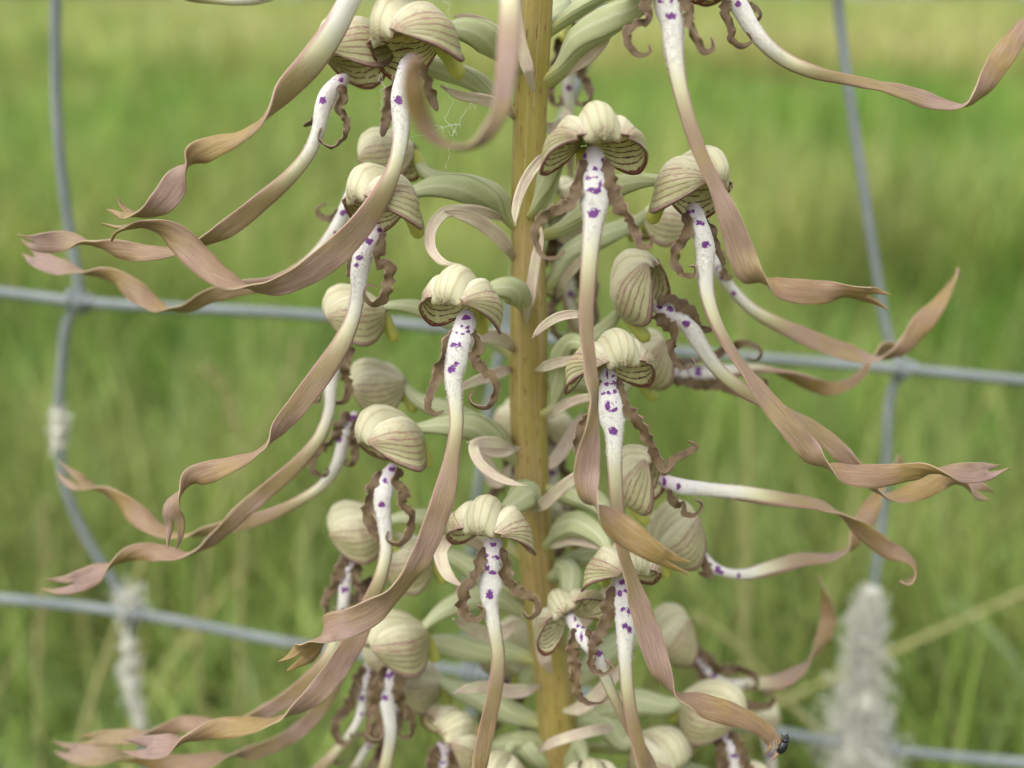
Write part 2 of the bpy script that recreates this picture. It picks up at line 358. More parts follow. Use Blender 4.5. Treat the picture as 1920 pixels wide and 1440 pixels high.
# ------------------------------------------------------------------ ground, meadow, hedge
def terrain(x, y):
    """pasture: level by the plant, then climbing to a crest"""
    y = np.asarray(y, float); s = np.clip((y - 1.5) / 46.0, 0, 1)
    h = 6.12 * (s ** 1.12) - 6.0 * np.clip((y - 49) / 40, 0, 1) ** 1.5
    return h + 0.012 * np.sin(x * 2.3 + y) * np.clip(y, 0, 3) / 3
def build_ground():
    ys = np.concatenate([np.linspace(-40, -1, 12), np.linspace(-0.6, 3, 30), np.geomspace(3.3, 60, 60), np.linspace(66, 900, 14)])
    xs = np.concatenate([-np.geomspace(400, 1.2, 30), np.linspace(-1, 1, 15), np.geomspace(1.2, 400, 30)])
    X, Y = np.meshgrid(xs, ys); Z = terrain(X, Y); V = np.stack([X, Y, Z], -1).reshape(-1, 3)
    ny, nx = X.shape; i = np.arange(ny-1)[:, None]; j = np.arange(nx-1)[None]
    q = np.stack([i*nx+j, i*nx+j+1, (i+1)*nx+j+1, (i+1)*nx+j], -1).reshape(-1, 4)
    s = NT('meadow_ground'); o = s.obj(); n1 = s.noise(o, 0.5, 4); n2 = s.noise(o, 6, 4); n3 = s.noise(o, 60, 3)
    col = s.mix(s.smooth(n1, 0.35, 0.65), (0.09, 0.13, 0.02), (0.18, 0.19, 0.045))
    col = s.mix(s.math('MULTIPLY', s.smooth(n2, 0.45, 0.7), 0.5), col, (0.20, 0.175, 0.07))
    col = s.mix(s.math('MULTIPLY', s.smooth(n3, 0.55, 0.35), 0.5), col, (0.05, 0.075, 0.015))
    m = s.done(col, 0.9, n3, 0.02, 0.6, spec=0.1)
    g = mk('ground', V, q, None, [m], world_space=True, origin=(0, 0, 0), fix=False); tag(g, 'green pasture rising behind the wire fence', 'ground', kind='structure')
build_ground()

def mat_grass():
    s = NT('grass_blade'); c = s.attr('gc').outputs['Color']
    b = s.bsdf; s.l.new(c, b.inputs['Base Color']); b.inputs['Roughness'].default_value = 0.45; b.inputs['Specular IOR Level'].default_value = 0.4
    tr = s.n.new('ShaderNodeBsdfTranslucent'); mx = s.n.new('ShaderNodeMixShader'); mx.inputs[0].default_value = 0.35
    s.l.new(c, tr.inputs['Color']); s.l.new(b.outputs[0], mx.inputs[1]); s.l.new(tr.outputs[0], mx.inputs[2])
    s.l.new(mx.outputs[0], s.n['Material Output'].inputs['Surface']); return s.m
M_GRASS = mat_grass()
def vnoise(x, y, sc, seed):
    r = np.random.default_rng(seed); g = r.random((64, 64)); x = x * sc + 500; y = y * sc + 500
    xi, yi = np.floor(x).astype(int), np.floor(y).astype(int); fx, fy = x - xi, y - yi; fx = fx*fx*(3-2*fx); fy = fy*fy*(3-2*fy)
    G = lambda a, b: g[a % 64, b % 64]
    return (G(xi, yi)*(1-fx) + G(xi+1, yi)*fx)*(1-fy) + (G(xi, yi+1)*(1-fx) + G(xi+1, yi+1)*fx)*fy
def grass_mesh(name, x, y, h, wd, col, lean, seg=4):
    n = len(x); z0 = terrain(x, y); az = rng.random(n) * 2*np.pi; fa = az + np.pi/2 + rng.normal(0, .5, n)
    t = np.linspace(0, 1, seg + 1)
    bend = lean[:, None] * (t[None] ** 2) * h[:, None]
    cx = x[:, None] + np.cos(az)[:, None] * bend; cy = y[:, None] + np.sin(az)[:, None] * bend
    cz = z0[:, None] - 0.01 + h[:, None] * t[None] * (1 - 0.35 * np.minimum(lean, 1.2)[:, None] * t[None])
    hw = wd[:, None] * (1 - t[None] ** 1.6 * 0.93) / 2
    dx, dy = np.cos(fa)[:, None] * hw, np.sin(fa)[:, None] * hw
    V = np.stack([np.stack([cx - dx, cy - dy, cz], -1), np.stack([cx + dx, cy + dy, cz], -1)], 2)   # n, seg+1, 2, 3
    base = np.arange(n)[:, None] * (seg + 1) * 2 + np.arange(seg)[None] * 2
    q = np.stack([base, base + 1, base + 3, base + 2], -1).reshape(-1, 4)
    cc = np.repeat(col[:, None, None, :], seg + 1, 1).repeat(2, 2).reshape(-1, 3)
    cc = np.concatenate([cc, np.ones((len(cc), 1))], 1)
    o = mk(name, V.reshape(-1, 3), q, None, [M_GRASS], attrs={'gc': ('FLOAT_COLOR', cc)}, world_space=True, origin=(0, 0, 0), smooth=True, fix=False)
    return o
def pick_cols(x, y, dry, gain=1.0):
    n = len(x); A = np.array([(0.05, 0.15, 0.010), (0.085, 0.21, 0.014), (0.14, 0.26, 0.025), (0.22, 0.27, 0.05), (0.34, 0.30, 0.11), (0.13, 0.21, 0.06)])
    p = np.array([0.26, 0.30, 0.2, 0.10, 0.06, 0.08]); k = rng.choice(6, n, p=p); c = A[k]
    d = np.clip(vnoise(x, y, 0.55, 3) * 1.2 + vnoise(x, y, 2.7, 5) * 0.5 - 0.55 + dry, 0, 1)[:, None] * 0.75
    c = c * (1 - d) + np.array([0.40, 0.36, 0.14]) * d
    return np.clip(c * rng.uniform(0.65, 1.4, (n, 1)) * (.7 + .6 * vnoise(x, y, 9.0, 41))[:, None] * gain, 0.01, 0.6)
def wedge(n, y0, y1, pw):
    y = y0 + (y1 - y0) * rng.random(n) ** pw; x = rng.uniform(-1, 1, n) * (0.45 + y * 0.75); return x, y
xs_, ys_ = [], []
x, y = wedge(46000, 0.34, 2.2, 1.2)
keep = rng.random(len(x)) < np.clip(vnoise(x, y, 7.0, 31) * 2.2 - .35, .12, 1); x, y = x[keep], y[keep]
h = rng.gamma(9, 0.021, len(x)) * (0.65 + 0.7 * vnoise(x, y, 3.5, 11)); h = np.minimum(h, 0.30 + 0.1 * (y - .34))
o = grass_mesh('meadow_grass', x, y, h, rng.uniform(0.0025, 0.0065, len(x)), pick_cols(x, y, -0.3, 1.2), rng.uniform(0.05, 0.9, len(x)))
tag(o, 'tall green meadow grass just beyond the wire fence', 'grass', kind='stuff')
x, y = wedge(5200, 0.36, 2.0, 1.1)
h = rng.uniform(0.05, 0.2, len(x))
o = grass_mesh('meadow_herbs', x, y, h, rng.uniform(0.008, 0.022, len(x)), pick_cols(x, y, -0.4, 1.15), rng.uniform(0.5, 1.5, len(x)), 4)
tag(o, 'broad-leaved herbs low among the tall grass beyond the fence', 'herbs', kind='stuff')
x, y = wedge(60000, 2.0, 9, 1.5)
h = rng.gamma(9, 0.027, len(x)) * (0.6 + 0.8 * vnoise(x, y, 1.5, 12))
o = grass_mesh('meadow_grass', x, y, h, rng.uniform(0.006, 0.014, len(x)), pick_cols(x, y, 0.06, 1.42), rng.uniform(0.05, 0.8, len(x)), 3)
tag(o, 'mid-distance meadow grass with brownish seed heads across the slope', 'grass', kind='stuff')
x, y = wedge(70000, 8.5, 50, 1.6)
h = rng.gamma(9, 0.035, len(x)) * (0.6 + 0.8 * vnoise(x, y, 0.6, 13))
o = grass_mesh('meadow_grass', x, y, h, rng.uniform(0.02, 0.07, len(x)), pick_cols(x, y, 0.40, 1.55), rng.uniform(0.05, 0.6, len(x)), 2)
tag(o, 'far pale yellowish grass towards the crest of the slope', 'grass', kind='stuff')
# short grass on the near side of the fence, round the foot of the plant
n = 9000; x = rng.uniform(-.9, .9, n); y = rng.uniform(-.5, .36, n)
h = rng.gamma(8, 0.009, n)
o = grass_mesh('verge_grass', x, y, h, rng.uniform(0.002, 0.005, n), pick_cols(x, y, -0.1), rng.uniform(0.1, 1.0, n), 3)
tag(o, 'short grass round the foot of the orchid on the near side of the fence', 'grass', kind='stuff')
# hedge at the crest
def hedge():
    n = 26000; xx = rng.uniform(-70, 90, n); hh = 2.0 + 1.6 * vnoise(xx, xx*0, 0.16, 21) + 0.8 * vnoise(xx, xx*0, 0.7, 22)
    yy = 57 + rng.normal(0, 1.0, n); zz = terrain(xx, yy) + hh * rng.random(n) ** 0.7
    c = np.stack([xx, yy, zz], -1); d1 = unit(rng.normal(size=(n, 3))); d2 = unit(np.cross(d1, rng.normal(size=(n, 3))))
    s_ = rng.uniform(0.12, 0.3, n)[:, None]; V = np.stack([c - d1*s_, c + d2*s_*.6, c + d1*s_, c - d2*s_*.6], 1).reshape(-1, 3)
    q = np.arange(n*4).reshape(-1, 4); cc = np.array([0.035, 0.06, 0.018]) * rng.uniform(0.6, 1.5, (n, 1)); cc = np.repeat(np.concatenate([cc, np.ones((n, 1))], 1), 4, 0)
    o = mk('hedge', V, q, None, [M_GRASS], attrs={'gc': ('FLOAT_COLOR', cc)}, world_space=True, origin=(0, 57, float(terrain(0., 57.))), fix=False)
    tag(o, 'dark hedge along the far crest of the pasture', 'hedge', kind='stuff')
hedge()

# ------------------------------------------------------------------ wire fence
FZ = -125.0
def fz(y): return FZ + (720.0 - y) / 6.3 * TAN
def mat_wire():
    s = NT('galvanised_wire'); o = s.obj(); n = s.noise(o, 60, 3); n2 = s.noise(o, 700, 3)
    col = s.mix(s.smooth(n, 0.3, 0.7), (0.185, 0.21, 0.21), (0.25, 0.275, 0.275)); col = s.mix(s.math('MULTIPLY', s.smooth(n2, 0.5, 0.7), 0.4), col, (0.17, 0.19, 0.20))
    s.bsdf.inputs['Metallic'].default_value = 0.0
    return s.done(col, 0.72, n2, 0.0003, 0.4, spec=0.3)
M_WIRE = mat_wire()
wires_h = [[(-700, 470), (-300, 520), (0, 548), (150, 566), (600, 592), (950, 628), (1250, 658), (1690, 692), (1920, 714), (2300, 745), (2700, 790)],
           [(-700, 1085), (-300, 1100), (0, 1122), (250, 1150), (540, 1205), (885, 1262), (1250, 1328), (1480, 1376), (1660, 1404), (1920, 1430), (2300, 1450), (2700, 1470)],
           [(-700, -110), (-300, -90), (105, -70), (600, -62), (1140, -50), (1570, -42), (1920, -30), (2700, 0)],
           [(-700, 1640), (0, 1680), (290, 1700), (890, 1760), (1680, 1830), (2700, 1880)]]
wires_v = [[(110, -640), (104, -300), (105, -70), (104, 60), (107, 220), (125, 400), (148, 540), (150, 566), (128, 600), (115, 690), (111, 800), (122, 910), (160, 1005), (222, 1105), (250, 1150), (240, 1190), (243, 1280), (262, 1360), (275, 1440), (290, 1700)],
           [(1200, -640), (1160, -200), (1140, -50), (1092, 130), (1060, 212), (1020, 320), (975, 480), (950, 600), (945, 628), (928, 700), (908, 820), (896, 920), (882, 1060), (876, 1200), (885, 1262), (880, 1400), (890, 1760)],
           [(1520, -640), (1550, -300), (1568, -42), (1575, 40), (1592, 170), (1616, 330), (1645, 520), (1668, 640), (1690, 692), (1672, 730), (1662, 860), (1652, 1000), (1640, 1090), (1630, 1200), (1638, 1330), (1660, 1404), (1664, 1500), (1680, 1830)]]
def view_to_floor(P):   # straight down in the world to the soil
    w = v2w(np.array(P)); w = w.copy(); w[2] = float(terrain(w[0], w[1])) - 0.02; return w2v(w)
fence_base = v2w(px(960, 720, FZ)); fence_base[2] = 0.0
fence = empty('wire_fence', fence_base)
tag(fence, 'galvanised wire stock fence with knotted square mesh behind the orchid', 'fence')
for w in wires_h:
    C = np.array([px(a, b, fz(b)) for a, b in w]); P, sl_ = resample(spline(C, 160)); V, q, t, m, tc = tube(P, np.full(len(P), 1.55), 10)
    mk('horizontal_wire', V, q, t, [M_WIRE], parent=fence)
for w in wires_v:
    C = [px(a, b, fz(b) - 2.6) for a, b in w]; C.append(view_to_floor(C[-1])); C = np.array(C)
    P, sl_ = resample(spline(C, 200)); V, q, t, m, tc = tube(P, np.full(len(P), 1.4), 10)
    mk('vertical_wire', V, q, t, [M_WIRE], parent=fence)
knots = [(150, 566), (947, 628), (1692, 692), (250, 1150), (885, 1262), (1660, 1404), (105, -70), (1140, -50), (1568, -42), (290, 1702), (890, 1760), (1680, 1830)]
for (kx, ky) in knots:      # a short wire wrapped round the crossing
    c = px(kx, ky, fz(ky) - 1.2); th = np.linspace(0, 2*np.pi*2.25, 60)
    ax = unit(np.array([1.0, -0.35, 0])); b1 = unit(np.array([0.35, 1.0, 0])); b2 = np.array([0, 0, 1.0])
    P = c + ax * (th / th[-1] * 6.0 - 3.0)[:, None] + b1 * (np.cos(th) * 2.3)[:, None] + b2 * (np.sin(th) * 2.7)[:, None]
    V, q, t, m, tc = tube(P, np.full(len(P), 1.05), 8); mk('knot', V, q, t, [M_WIRE], parent=fence)

# sheep's wool caught on the wires
def mat_wool():
    s = NT('sheep_wool'); n = s.noise(s.obj(), 200, 3)
    return s.done(s.mix(n, (0.66, 0.645, 0.56), (0.54, 0.525, 0.43)), 0.9, sss=0.15, sssr=0.002, spec=0.1)
M_WOOL = mat_wool()
def wool(label, path, nf, seed):
    r = np.random.default_rng(seed)
    C = np.array([list(px(a, b, fz(b) - 2)) + [w / ppmm(fz(b)) / 2] for a, b, w in path]); S, L = resample(spline(C, 70))
    P, hw = S[:, :3], np.maximum(S[:, 3], .4)
    parts = [tube(P, hw * 0.6 * (1 + 0.7 * smooth1(r.normal(size=len(P)), 6)), 12, rib=lambda th, u: 1 + 0.2*np.sin(2*th + 9*u) + 0.12*np.sin(5*th - 17*u))]
    for _ in range(nf):
        i = r.integers(2, len(P) - 2); a = r.uniform(0, 2*np.pi); p0 = P[i] + hw[i] * .5 * np.array([math.cos(a), r.normal() * .5, math.sin(a)])
        d = np.array([math.cos(a) * .7, r.normal() * 1.1, math.sin(a) * .7]); l = hw[i] * r.uniform(.5, 1.3)
        pts = [p0, p0 + d*l*.35 + r.normal(size=3)*.25*l, p0 + d*l*.6 + r.normal(size=3)*.4*l, p0 + d*l*.45 + r.normal(size=3)*.5*l]
        parts.append(tube(spline(np.array(pts), 8), np.linspace(.30, .09, 8), 4))
    V, q, t, m, tc = join(parts); o = mk('wool_tuft', V, q, t, [M_WOOL], attrs={'tc': ('FLOAT_VECTOR', tc)}, origin=v2w(P[-1]))
    tag(o, label, 'wool', "sheep's wool on the wires")
wool("long ragged tuft of sheep's wool hanging over the lowest right-hand crossing", [(1640, 1100, 24), (1628, 1150, 46), (1622, 1230, 60), (1620, 1290, 56), (1614, 1340, 84), (1608, 1390, 104), (1618, 1450, 96), (1632, 1520, 40)], 1300, 1)
wool("short pale wool wisp round the left vertical wire, between its two crossings", [(112, 765, 16), (111, 790, 34), (110, 820, 32), (112, 850, 14)], 90, 2)
wool("small wool tuft wrapped on the lower left crossing", [(236, 1118, 20), (242, 1136, 50), (240, 1150, 34)], 80, 3)
wool("thin wool strand down the wire below the lower left crossing", [(240, 1172, 18), (243, 1230, 34), (248, 1300, 36), (262, 1350, 22), (268, 1380, 12)], 150, 4)

# ------------------------------------------------------------------ the orchid
stem_px = [(1012, -420, 50), (1010, -200, 55), (1006, 0, 60), (996, 170, 62), (991, 330, 62), (990, 480, 64), (991, 640, 72), (991, 780, 70), (998, 900, 64), (1006, 1040, 66), (1020, 1160, 66), (1036, 1260, 66), (1048, 1360, 76), (1056, 1440, 82), (1062, 1520, 84)]
sc = [list(px(a, b, zs(b))) + [w / ppmm(zs(b)) / 2] for a, b, w in stem_px]
foot = view_to_floor(sc[-1][:3]); low = np.array(sc[-1][:3])
for f_, r_ in ((0.35, 4.6), (0.7, 5.0), (1.0, 5.2)): sc.append(list(low + (foot - low) * f_) + [r_])
sc = np.array(sc)
orchid = empty('lizard_orchid', v2w(foot) + np.array([0, 0, .02]))
tag(orchid, 'tall lizard orchid spike with hooded greenish flowers and long twisted brown lips', 'orchid')
SS, sl_ = resample(spline(sc, 260)); SP, SR = SS[:, :3], SS[:, 3]
V, q, t, m, tc = tube(SP, SR, 40, rib=lambda th, u: 1 + 0.035*np.sin(5*th + 9*u) + 0.03*np.sin(3*th - 14*u + 1) + 0.02*np.sin(9*th + 23*u))
mk('stem', V, q, t, [M_STEM], attrs={'tc': ('FLOAT_VECTOR', tc)}, parent=orchid, origin=v2w(foot))
def stem_at(y):
    i = int(np.argmin(np.abs(720 - SP[:, 1] / (D0 - SP[:, 2]) * F_PX - y))); return SP[i], SR[i]

# hood tables: t -> forward, top, bottom, half width (mm)
T_ = np.array([0, .05, .12, .25, .4, .55, .7, .85, .95, 1.0])
HX = np.array([0, .5, 1.4, 3.0, 4.9, 6.9, 8.9, 10.5, 11.3, 11.6])
HTOP = np.array([0.2, 0.7, 1.4, 2.6, 3.3, 3.4, 2.9, 1.9, 0.9, 0.2])
HBOT = np.array([-0.6, -2.6, -4.6, -6.4, -6.3, -4.7, -2.9, -1.5, -0.9, -0.6])
HBOV = np.array([-0.6, -2.4, -4.1, -5.9, -6.6, -6.3, -5.2, -3.5, -1.9, -0.8])
HW = np.array([0.5, 1.7, 3.0, 5.0, 6.2, 6.4, 5.9, 4.8, 3.9, 3.4])
DX = np.array([0, .6, 1.6, 3.6, 6.0, 8.5, 10.9, 12.4, 12.6, 11.9])
DY = np.array([.5, 1.2, 2.1, 4.0, 5.3, 5.8, 5.0, 2.6, 0.6, -0.9])
DW = np.array([.5, 1.1, 1.6, 2.4, 3.0, 3.5, 3.7, 3.2, 2.2, .5])
def shell(G, th):
    """G (nt, nv, 3) outer grid -> closed shell quads; outer, inner and rim slots"""
    du = np.gradient(G, axis=0); dv = np.gradient(G, axis=1); N = unit(np.cross(du, dv))
    c = G.reshape(-1, 3).mean(0) ; 
    if (N * (G - c)).sum() < 0: N = -N
    I = G - N * th; nt, nv = G.shape[:2]; V = np.concatenate([G.reshape(-1, 3), I.reshape(-1, 3)]); o = nt * nv
    i = np.arange(nt-1)[:, None]; j = np.arange(nv-1)[None]
    q0 = np.stack([i*nv+j, i*nv+j+1, (i+1)*nv+j+1, (i+1)*nv+j], -1).reshape(-1, 4); q1 = q0[:, ::-1] + o
    b = [k for k in range(nv)] + [k*nv + nv-1 for k in range(1, nt)] + [(nt-1)*nv + k for k in range(nv-2, -1, -1)] + [k*nv for k in range(nt-2, 0, -1)]
    b = np.array(b); b2 = np.roll(b, -1); q2 = np.stack([b, b + o, b2 + o, b2], 1)
    return V, np.concatenate([q0, q1, q2]), np.concatenate([np.zeros(len(q0), int), np.ones(len(q1), int), np.full(len(q2), 2)])

def hood(root, C, yaw, pitch, roll, sc_, spread, r, oval):
    """three sepals and two petals; returns a local->view map"""
    yw, pt, rl = R(yaw), R(pitch), R(roll)
    f = np.array([math.sin(yw)*math.cos(pt), -math.cos(yw)*math.cos(pt), math.sin(pt)])
    s = np.array([math.cos(yw), math.sin(yw), 0.0]); u = np.cross(s, f) * 1.0
    if u[2] < 0: u = -u
    s2 = s*math.cos(rl) + u*math.sin(rl); u2 = u*math.cos(rl) - s*math.sin(rl)
    Bm = np.stack([dirv(f), dirv(s2), dirv(u2)]) * sc_
    cen = np.array([6.6, 0, -0.3])
    def L2V(P): return C + (np.asarray(P) - cen) @ Bm
    nt, nv = 34, 26; t = np.linspace(0, 1, nt) ** 1.0; X, TOP, BOT, W = (np.interp(t, T_, a) for a in (HX, HTOP, HBOT * (1 - oval) + HBOV * oval, HW))
    X, TOP, BOT, W = (smooth1(a, 2) for a in (X, TOP, BOT, W))
    v = np.linspace(0, 1, nv)
    for sg in (-1, 1):
        ph = r.uniform(0, 6.28, 4); sp = spread * r.uniform(.85, 1.15) + r.uniform(-.05, .05)
        sv = 0.42 + 0.58 * np.sin(np.pi/2 * np.minimum(1, v * 1.9))
        side = W[:, None] * (sv[None] + sp * .62 * np.sin(np.pi/2 * np.clip(v * 1.5 - .1, 0, 1))[None] - (0.12 if sp < .3 else 0) * v[None] ** 4)
        yy = TOP[:, None] * 0.93 + (BOT - TOP * .93)[:, None] * (v[None] ** 1.22) * (1 - .12 * sp)
        yy = yy + 1.15 * np.exp(-((v[None] - .15) / .11) ** 2) * np.sin(np.pi * np.clip(t, 0, 1))[:, None]       # raised shoulder
        xx = np.repeat(X[:, None], nv, 1) - 1.0 * v[None] * np.sin(np.pi * t)[:, None] ** .5
        wob = 0.18 * np.sin(5*t + ph[0])[:, None] * np.sin(7*v + ph[1])[None] + 0.14 * np.sin(11*t + ph[2])[:, None] * v[None] ** 2
        # slight ribs between veins, and a rolled lower margin
        rb = 0.03 * np.cos(2*np.pi*8*v)[None] * np.sin(np.pi * t)[:, None]
        roll_out = 0.55 * np.clip((v[None] - .86) / .14, 0, 1) ** 2 * np.sin(np.pi * np.clip(t*1.0, 0, 1))[:, None]
        G = np.stack([xx, sg * (side + wob + rb + roll_out), yy + wob * .4], -1)
        V, q, qm = shell(G, .42)
        tc = np.stack([np.repeat(t[:, None], nv, 1), np.repeat(v[None], nt, 0), np.zeros((nt, nv))], -1).reshape(-1, 3); tc = np.concatenate([tc, tc])
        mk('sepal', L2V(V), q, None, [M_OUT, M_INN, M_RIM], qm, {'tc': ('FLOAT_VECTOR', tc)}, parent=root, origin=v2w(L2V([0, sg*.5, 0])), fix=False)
    nv = 21; v = np.linspace(-1, 1, nv); X, Y, W = (smooth1(np.interp(t, T_, a), 2) for a in (DX, DY, DW)); ph = r.uniform(0, 6.28)
    yy = Y[:, None] - 4.0 * (np.abs(v[None]) ** 2.4) * (W[:, None] / 3.7) * np.clip((1.15 - t) * 4, .35, 1)[:, None] + .05 * np.cos(2*np.pi*2.5*v)[None] * np.sin(np.pi*t)[:, None]
    xx = X[:, None] - 2.4 * v[None]**2 * np.clip(t-.45, 0, 1)[:, None]
    G = np.stack([xx + 0*yy, W[:, None] * v[None] + .2*np.sin(4*t+ph)[:, None], yy], -1)
    V, q, qm = shell(G, .45); tc = np.stack([np.repeat(t[:, None], nv, 1), np.repeat(v[None], nt, 0), np.zeros((nt, nv))], -1).reshape(-1, 3); tc = np.concatenate([tc, tc])
    mk('sepal', L2V(V), q, None, [M_DOR, M_THROAT, M_RIM], qm, {'tc': ('FLOAT_VECTOR', tc)}, parent=root, origin=v2w(L2V([0, 0, .4])), fix=False)
    for sg in (-1, 1):        # narrow inner petals lying against the hood
        nt2, nv2 = 16, 7; t2 = np.linspace(0, 1, nt2); v2_ = np.linspace(-1, 1, nv2)
        wp = 1.25 * np.sin(np.pi * np.clip(t2 * .92 + .05, 0, 1)) ** .6
        G = np.stack([(1 + 9.6*t2)[:, None] + 0*v2_[None], sg * (np.interp(t2, [0, .4, .8, 1], [.8, 3.2, 2.7, 1.7])[:, None] + .25 * v2_[None] * wp[:, None]), np.interp(t2, [0, .4, .8, 1], [.2, 2.2, 1.6, -.4])[:, None] - v2_[None] * wp[:, None]], -1)
        V, q, qm = shell(G, .2); tcp = np.stack([np.repeat(t2[:, None], nv2, 1), np.repeat(v2_[None]*.3+.4, nt2, 0), np.zeros((nt2, nv2))], -1).reshape(-1, 3); tcp = np.concatenate([tcp, tcp])
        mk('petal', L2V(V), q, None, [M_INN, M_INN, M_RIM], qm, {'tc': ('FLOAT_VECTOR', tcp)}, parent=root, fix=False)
    return L2V, Bm

def lip_mesh(root, pts, z0, spots, r, fork=0.10, hairs=500, prong=0.9):
    C = ctrl(pts, z0); C[:, 4] = np.radians(C[:, 4])
    S, L = resample(spline(C, 240)); P, hw, roll = S[:, :3], np.maximum(S[:, 3], .25), S[:, 4]
    Ltot = L[-1]; u = np.minimum(L / 68.0, 1.0); wsc = np.interp(L, [0, 22, 36, 999], [1, 1, .88, .84]); hw = hw * wsc
    th = np.interp(L, [0, 6, 16, 26, 36, 999], [1.6, 1.9, 1.7, 1.1, .6, .5]); cup = np.interp(L, [0, 20, 30, 999], [-.25, -.25, .10, .30])
    ph = r.uniform(0, 6.28, 3)
    def ruf(v, sl): return (np.abs(v) ** 2) * (.28 * np.sin(sl[:, None] * .42 + ph[0] + 1.2 * np.sign(v)) + .13 * np.sin(sl[:, None] * 1.1 + ph[1] + 2 * np.sign(v))) * np.clip((sl[:, None] - 26) / 15, 0, 1) + .05 * np.sin(v * 9 + ph[2]) * np.clip((sl[:, None] - 26) / 15, 0, 1)
    whole = pts[-1][1] < 1435 and pts[-1][1] > 5
    if fork and whole:
        k = int(len(P) * (1 - fork)); ov = 4; tm = th[:k].copy(); tm[-5:] *= np.linspace(1, .62, 5)
        hw[:5] *= np.linspace(.6, 1, 5)
        a = band(P[:k], hw[:k], tm, roll[:k], 12, cup[:k], ruf, u=u[:k], slen=L[:k])
        parts = [a]; n2 = len(P) - (k - ov); g = np.linspace(0, 1, n2)
        for sg in (-1, 1):
            gap = np.clip((g - .06) * 1.0, 0, 1) * .34; out = 1 - .55 * g ** 2.2
            lo, hi = gap, np.maximum(out, gap + .06)
            Pp = P[k-ov:].copy(); T, w, nn = frames(P, roll); Pp += nn[k-ov:] * (sg * r.uniform(.2, 1.6) * prong * g ** 2)[:, None] + w[k-ov:] * (sg * r.uniform(0, 1.2) * prong * g ** 2)[:, None]
            if r.random() < .6: Pp -= T[k-ov:] * (r.uniform(.1, .3) * (L[-1] - L[k]) * g ** 2)[:, None]
            v0, v1 = (lo, hi) if sg > 0 else (-hi, -lo)
            parts.append(band(Pp, hw[k-ov:], th[k-ov:] * .8, roll[k-ov:] + sg * r.uniform(0, .5) * g, 6, cup[k-ov:], ruf, v0=v0, v1=v1, u=u[k-ov:], slen=L[k-ov:], pw=.3))
        V, q, t, qm, tc = join(parts)
    else:
        V, q, t, qm, tc = band(P, hw, th, roll, 12, cup, ruf, u=u, slen=L)
    # pigment spots by distance on the traced face
    sp = np.zeros(len(V))
    if spots is not None:
        X = 960 + V[:, 0] / (D0 - V[:, 2]) * F_PX; Y = 720 - V[:, 1] / (D0 - V[:, 2]) * F_PX
        for (a, b, rx, ry) in spots: sp = np.maximum(sp, 1 - np.sqrt(((X - a) / (rx * 1.9)) ** 2 + ((Y - b) / (ry * 1.9)) ** 2))
    sp = np.clip(sp, 0, 1)
    mats = [M_LIPF, M_LIPB]
    o = mk('lip', V, q, t, mats, qm, {'tc': ('FLOAT_VECTOR', tc), 'spot': ('FLOAT', sp)}, parent=root, origin=v2w(P[0]), fix=True)
    if hairs:      # papillae: the velvety nap on the white upper lip
        T, w, nn = frames(P, roll); n = hairs; ii = np.searchsorted(L, r.uniform(2, 18, n)); ii = np.clip(ii, 1, len(P) - 2); v = r.uniform(-1, 1, n)
        dens = r.random(n) < np.interp(L[ii], [0, 3, 11, 18], [.5, 1, .9, .0]); ii, v = ii[dens], v[dens]; n = len(ii)
        base = P[ii] + w[ii] * (v * hw[ii] * .97)[:, None] + nn[ii] * ((np.sqrt(1 - v**2 * .97) ** .6) * th[ii] / 2 + cup[ii] * v**2 * hw[ii] - .05)[:, None]
        dr = unit(nn[ii] * (1.1 - np.abs(v))[:, None] + w[ii] * (v * 1.1)[:, None] + T[ii] * .5 + r.normal(size=(n, 3)) * .25); ln = r.uniform(.22, .48, n)[:, None]
        sd = unit(np.cross(dr, r.normal(size=(n, 3)))) * .07; sd2 = np.cross(dr, sd)
        Vh = np.stack([base + sd, base - sd*.5 + sd2*.87, base - sd*.5 - sd2*.87, base + dr * ln], 1).reshape(-1, 3); b = np.arange(n)[:, None] * 4
        tr = np.concatenate([b + [0, 1, 3], b + [1, 2, 3], b + [2, 0, 3]])
        spv = np.zeros(len(Vh)); 
        if spots is not None:
            X = 960 + Vh[:, 0] / (D0 - Vh[:, 2]) * F_PX; Y = 720 - Vh[:, 1] / (D0 - Vh[:, 2]) * F_PX
            for (a, b_, rx, ry) in spots: spv = np.maximum(spv, 1 - np.sqrt(((X - a) / (rx * 1.8)) ** 2 + ((Y - b_) / (ry * 1.8)) ** 2))
        tch = np.tile([.1, 0, 0], (len(Vh), 1))
        h = mk('lip_nap', Vh, np.zeros((0, 4)), tr, [M_LIPF], attrs={'tc': ('FLOAT_VECTOR', tch), 'spot': ('FLOAT', np.clip(spv, 0, 1))}, parent=root, origin=v2w(P[0]), smooth=False)
        h['kind'] = 'stuff'
    return S, L

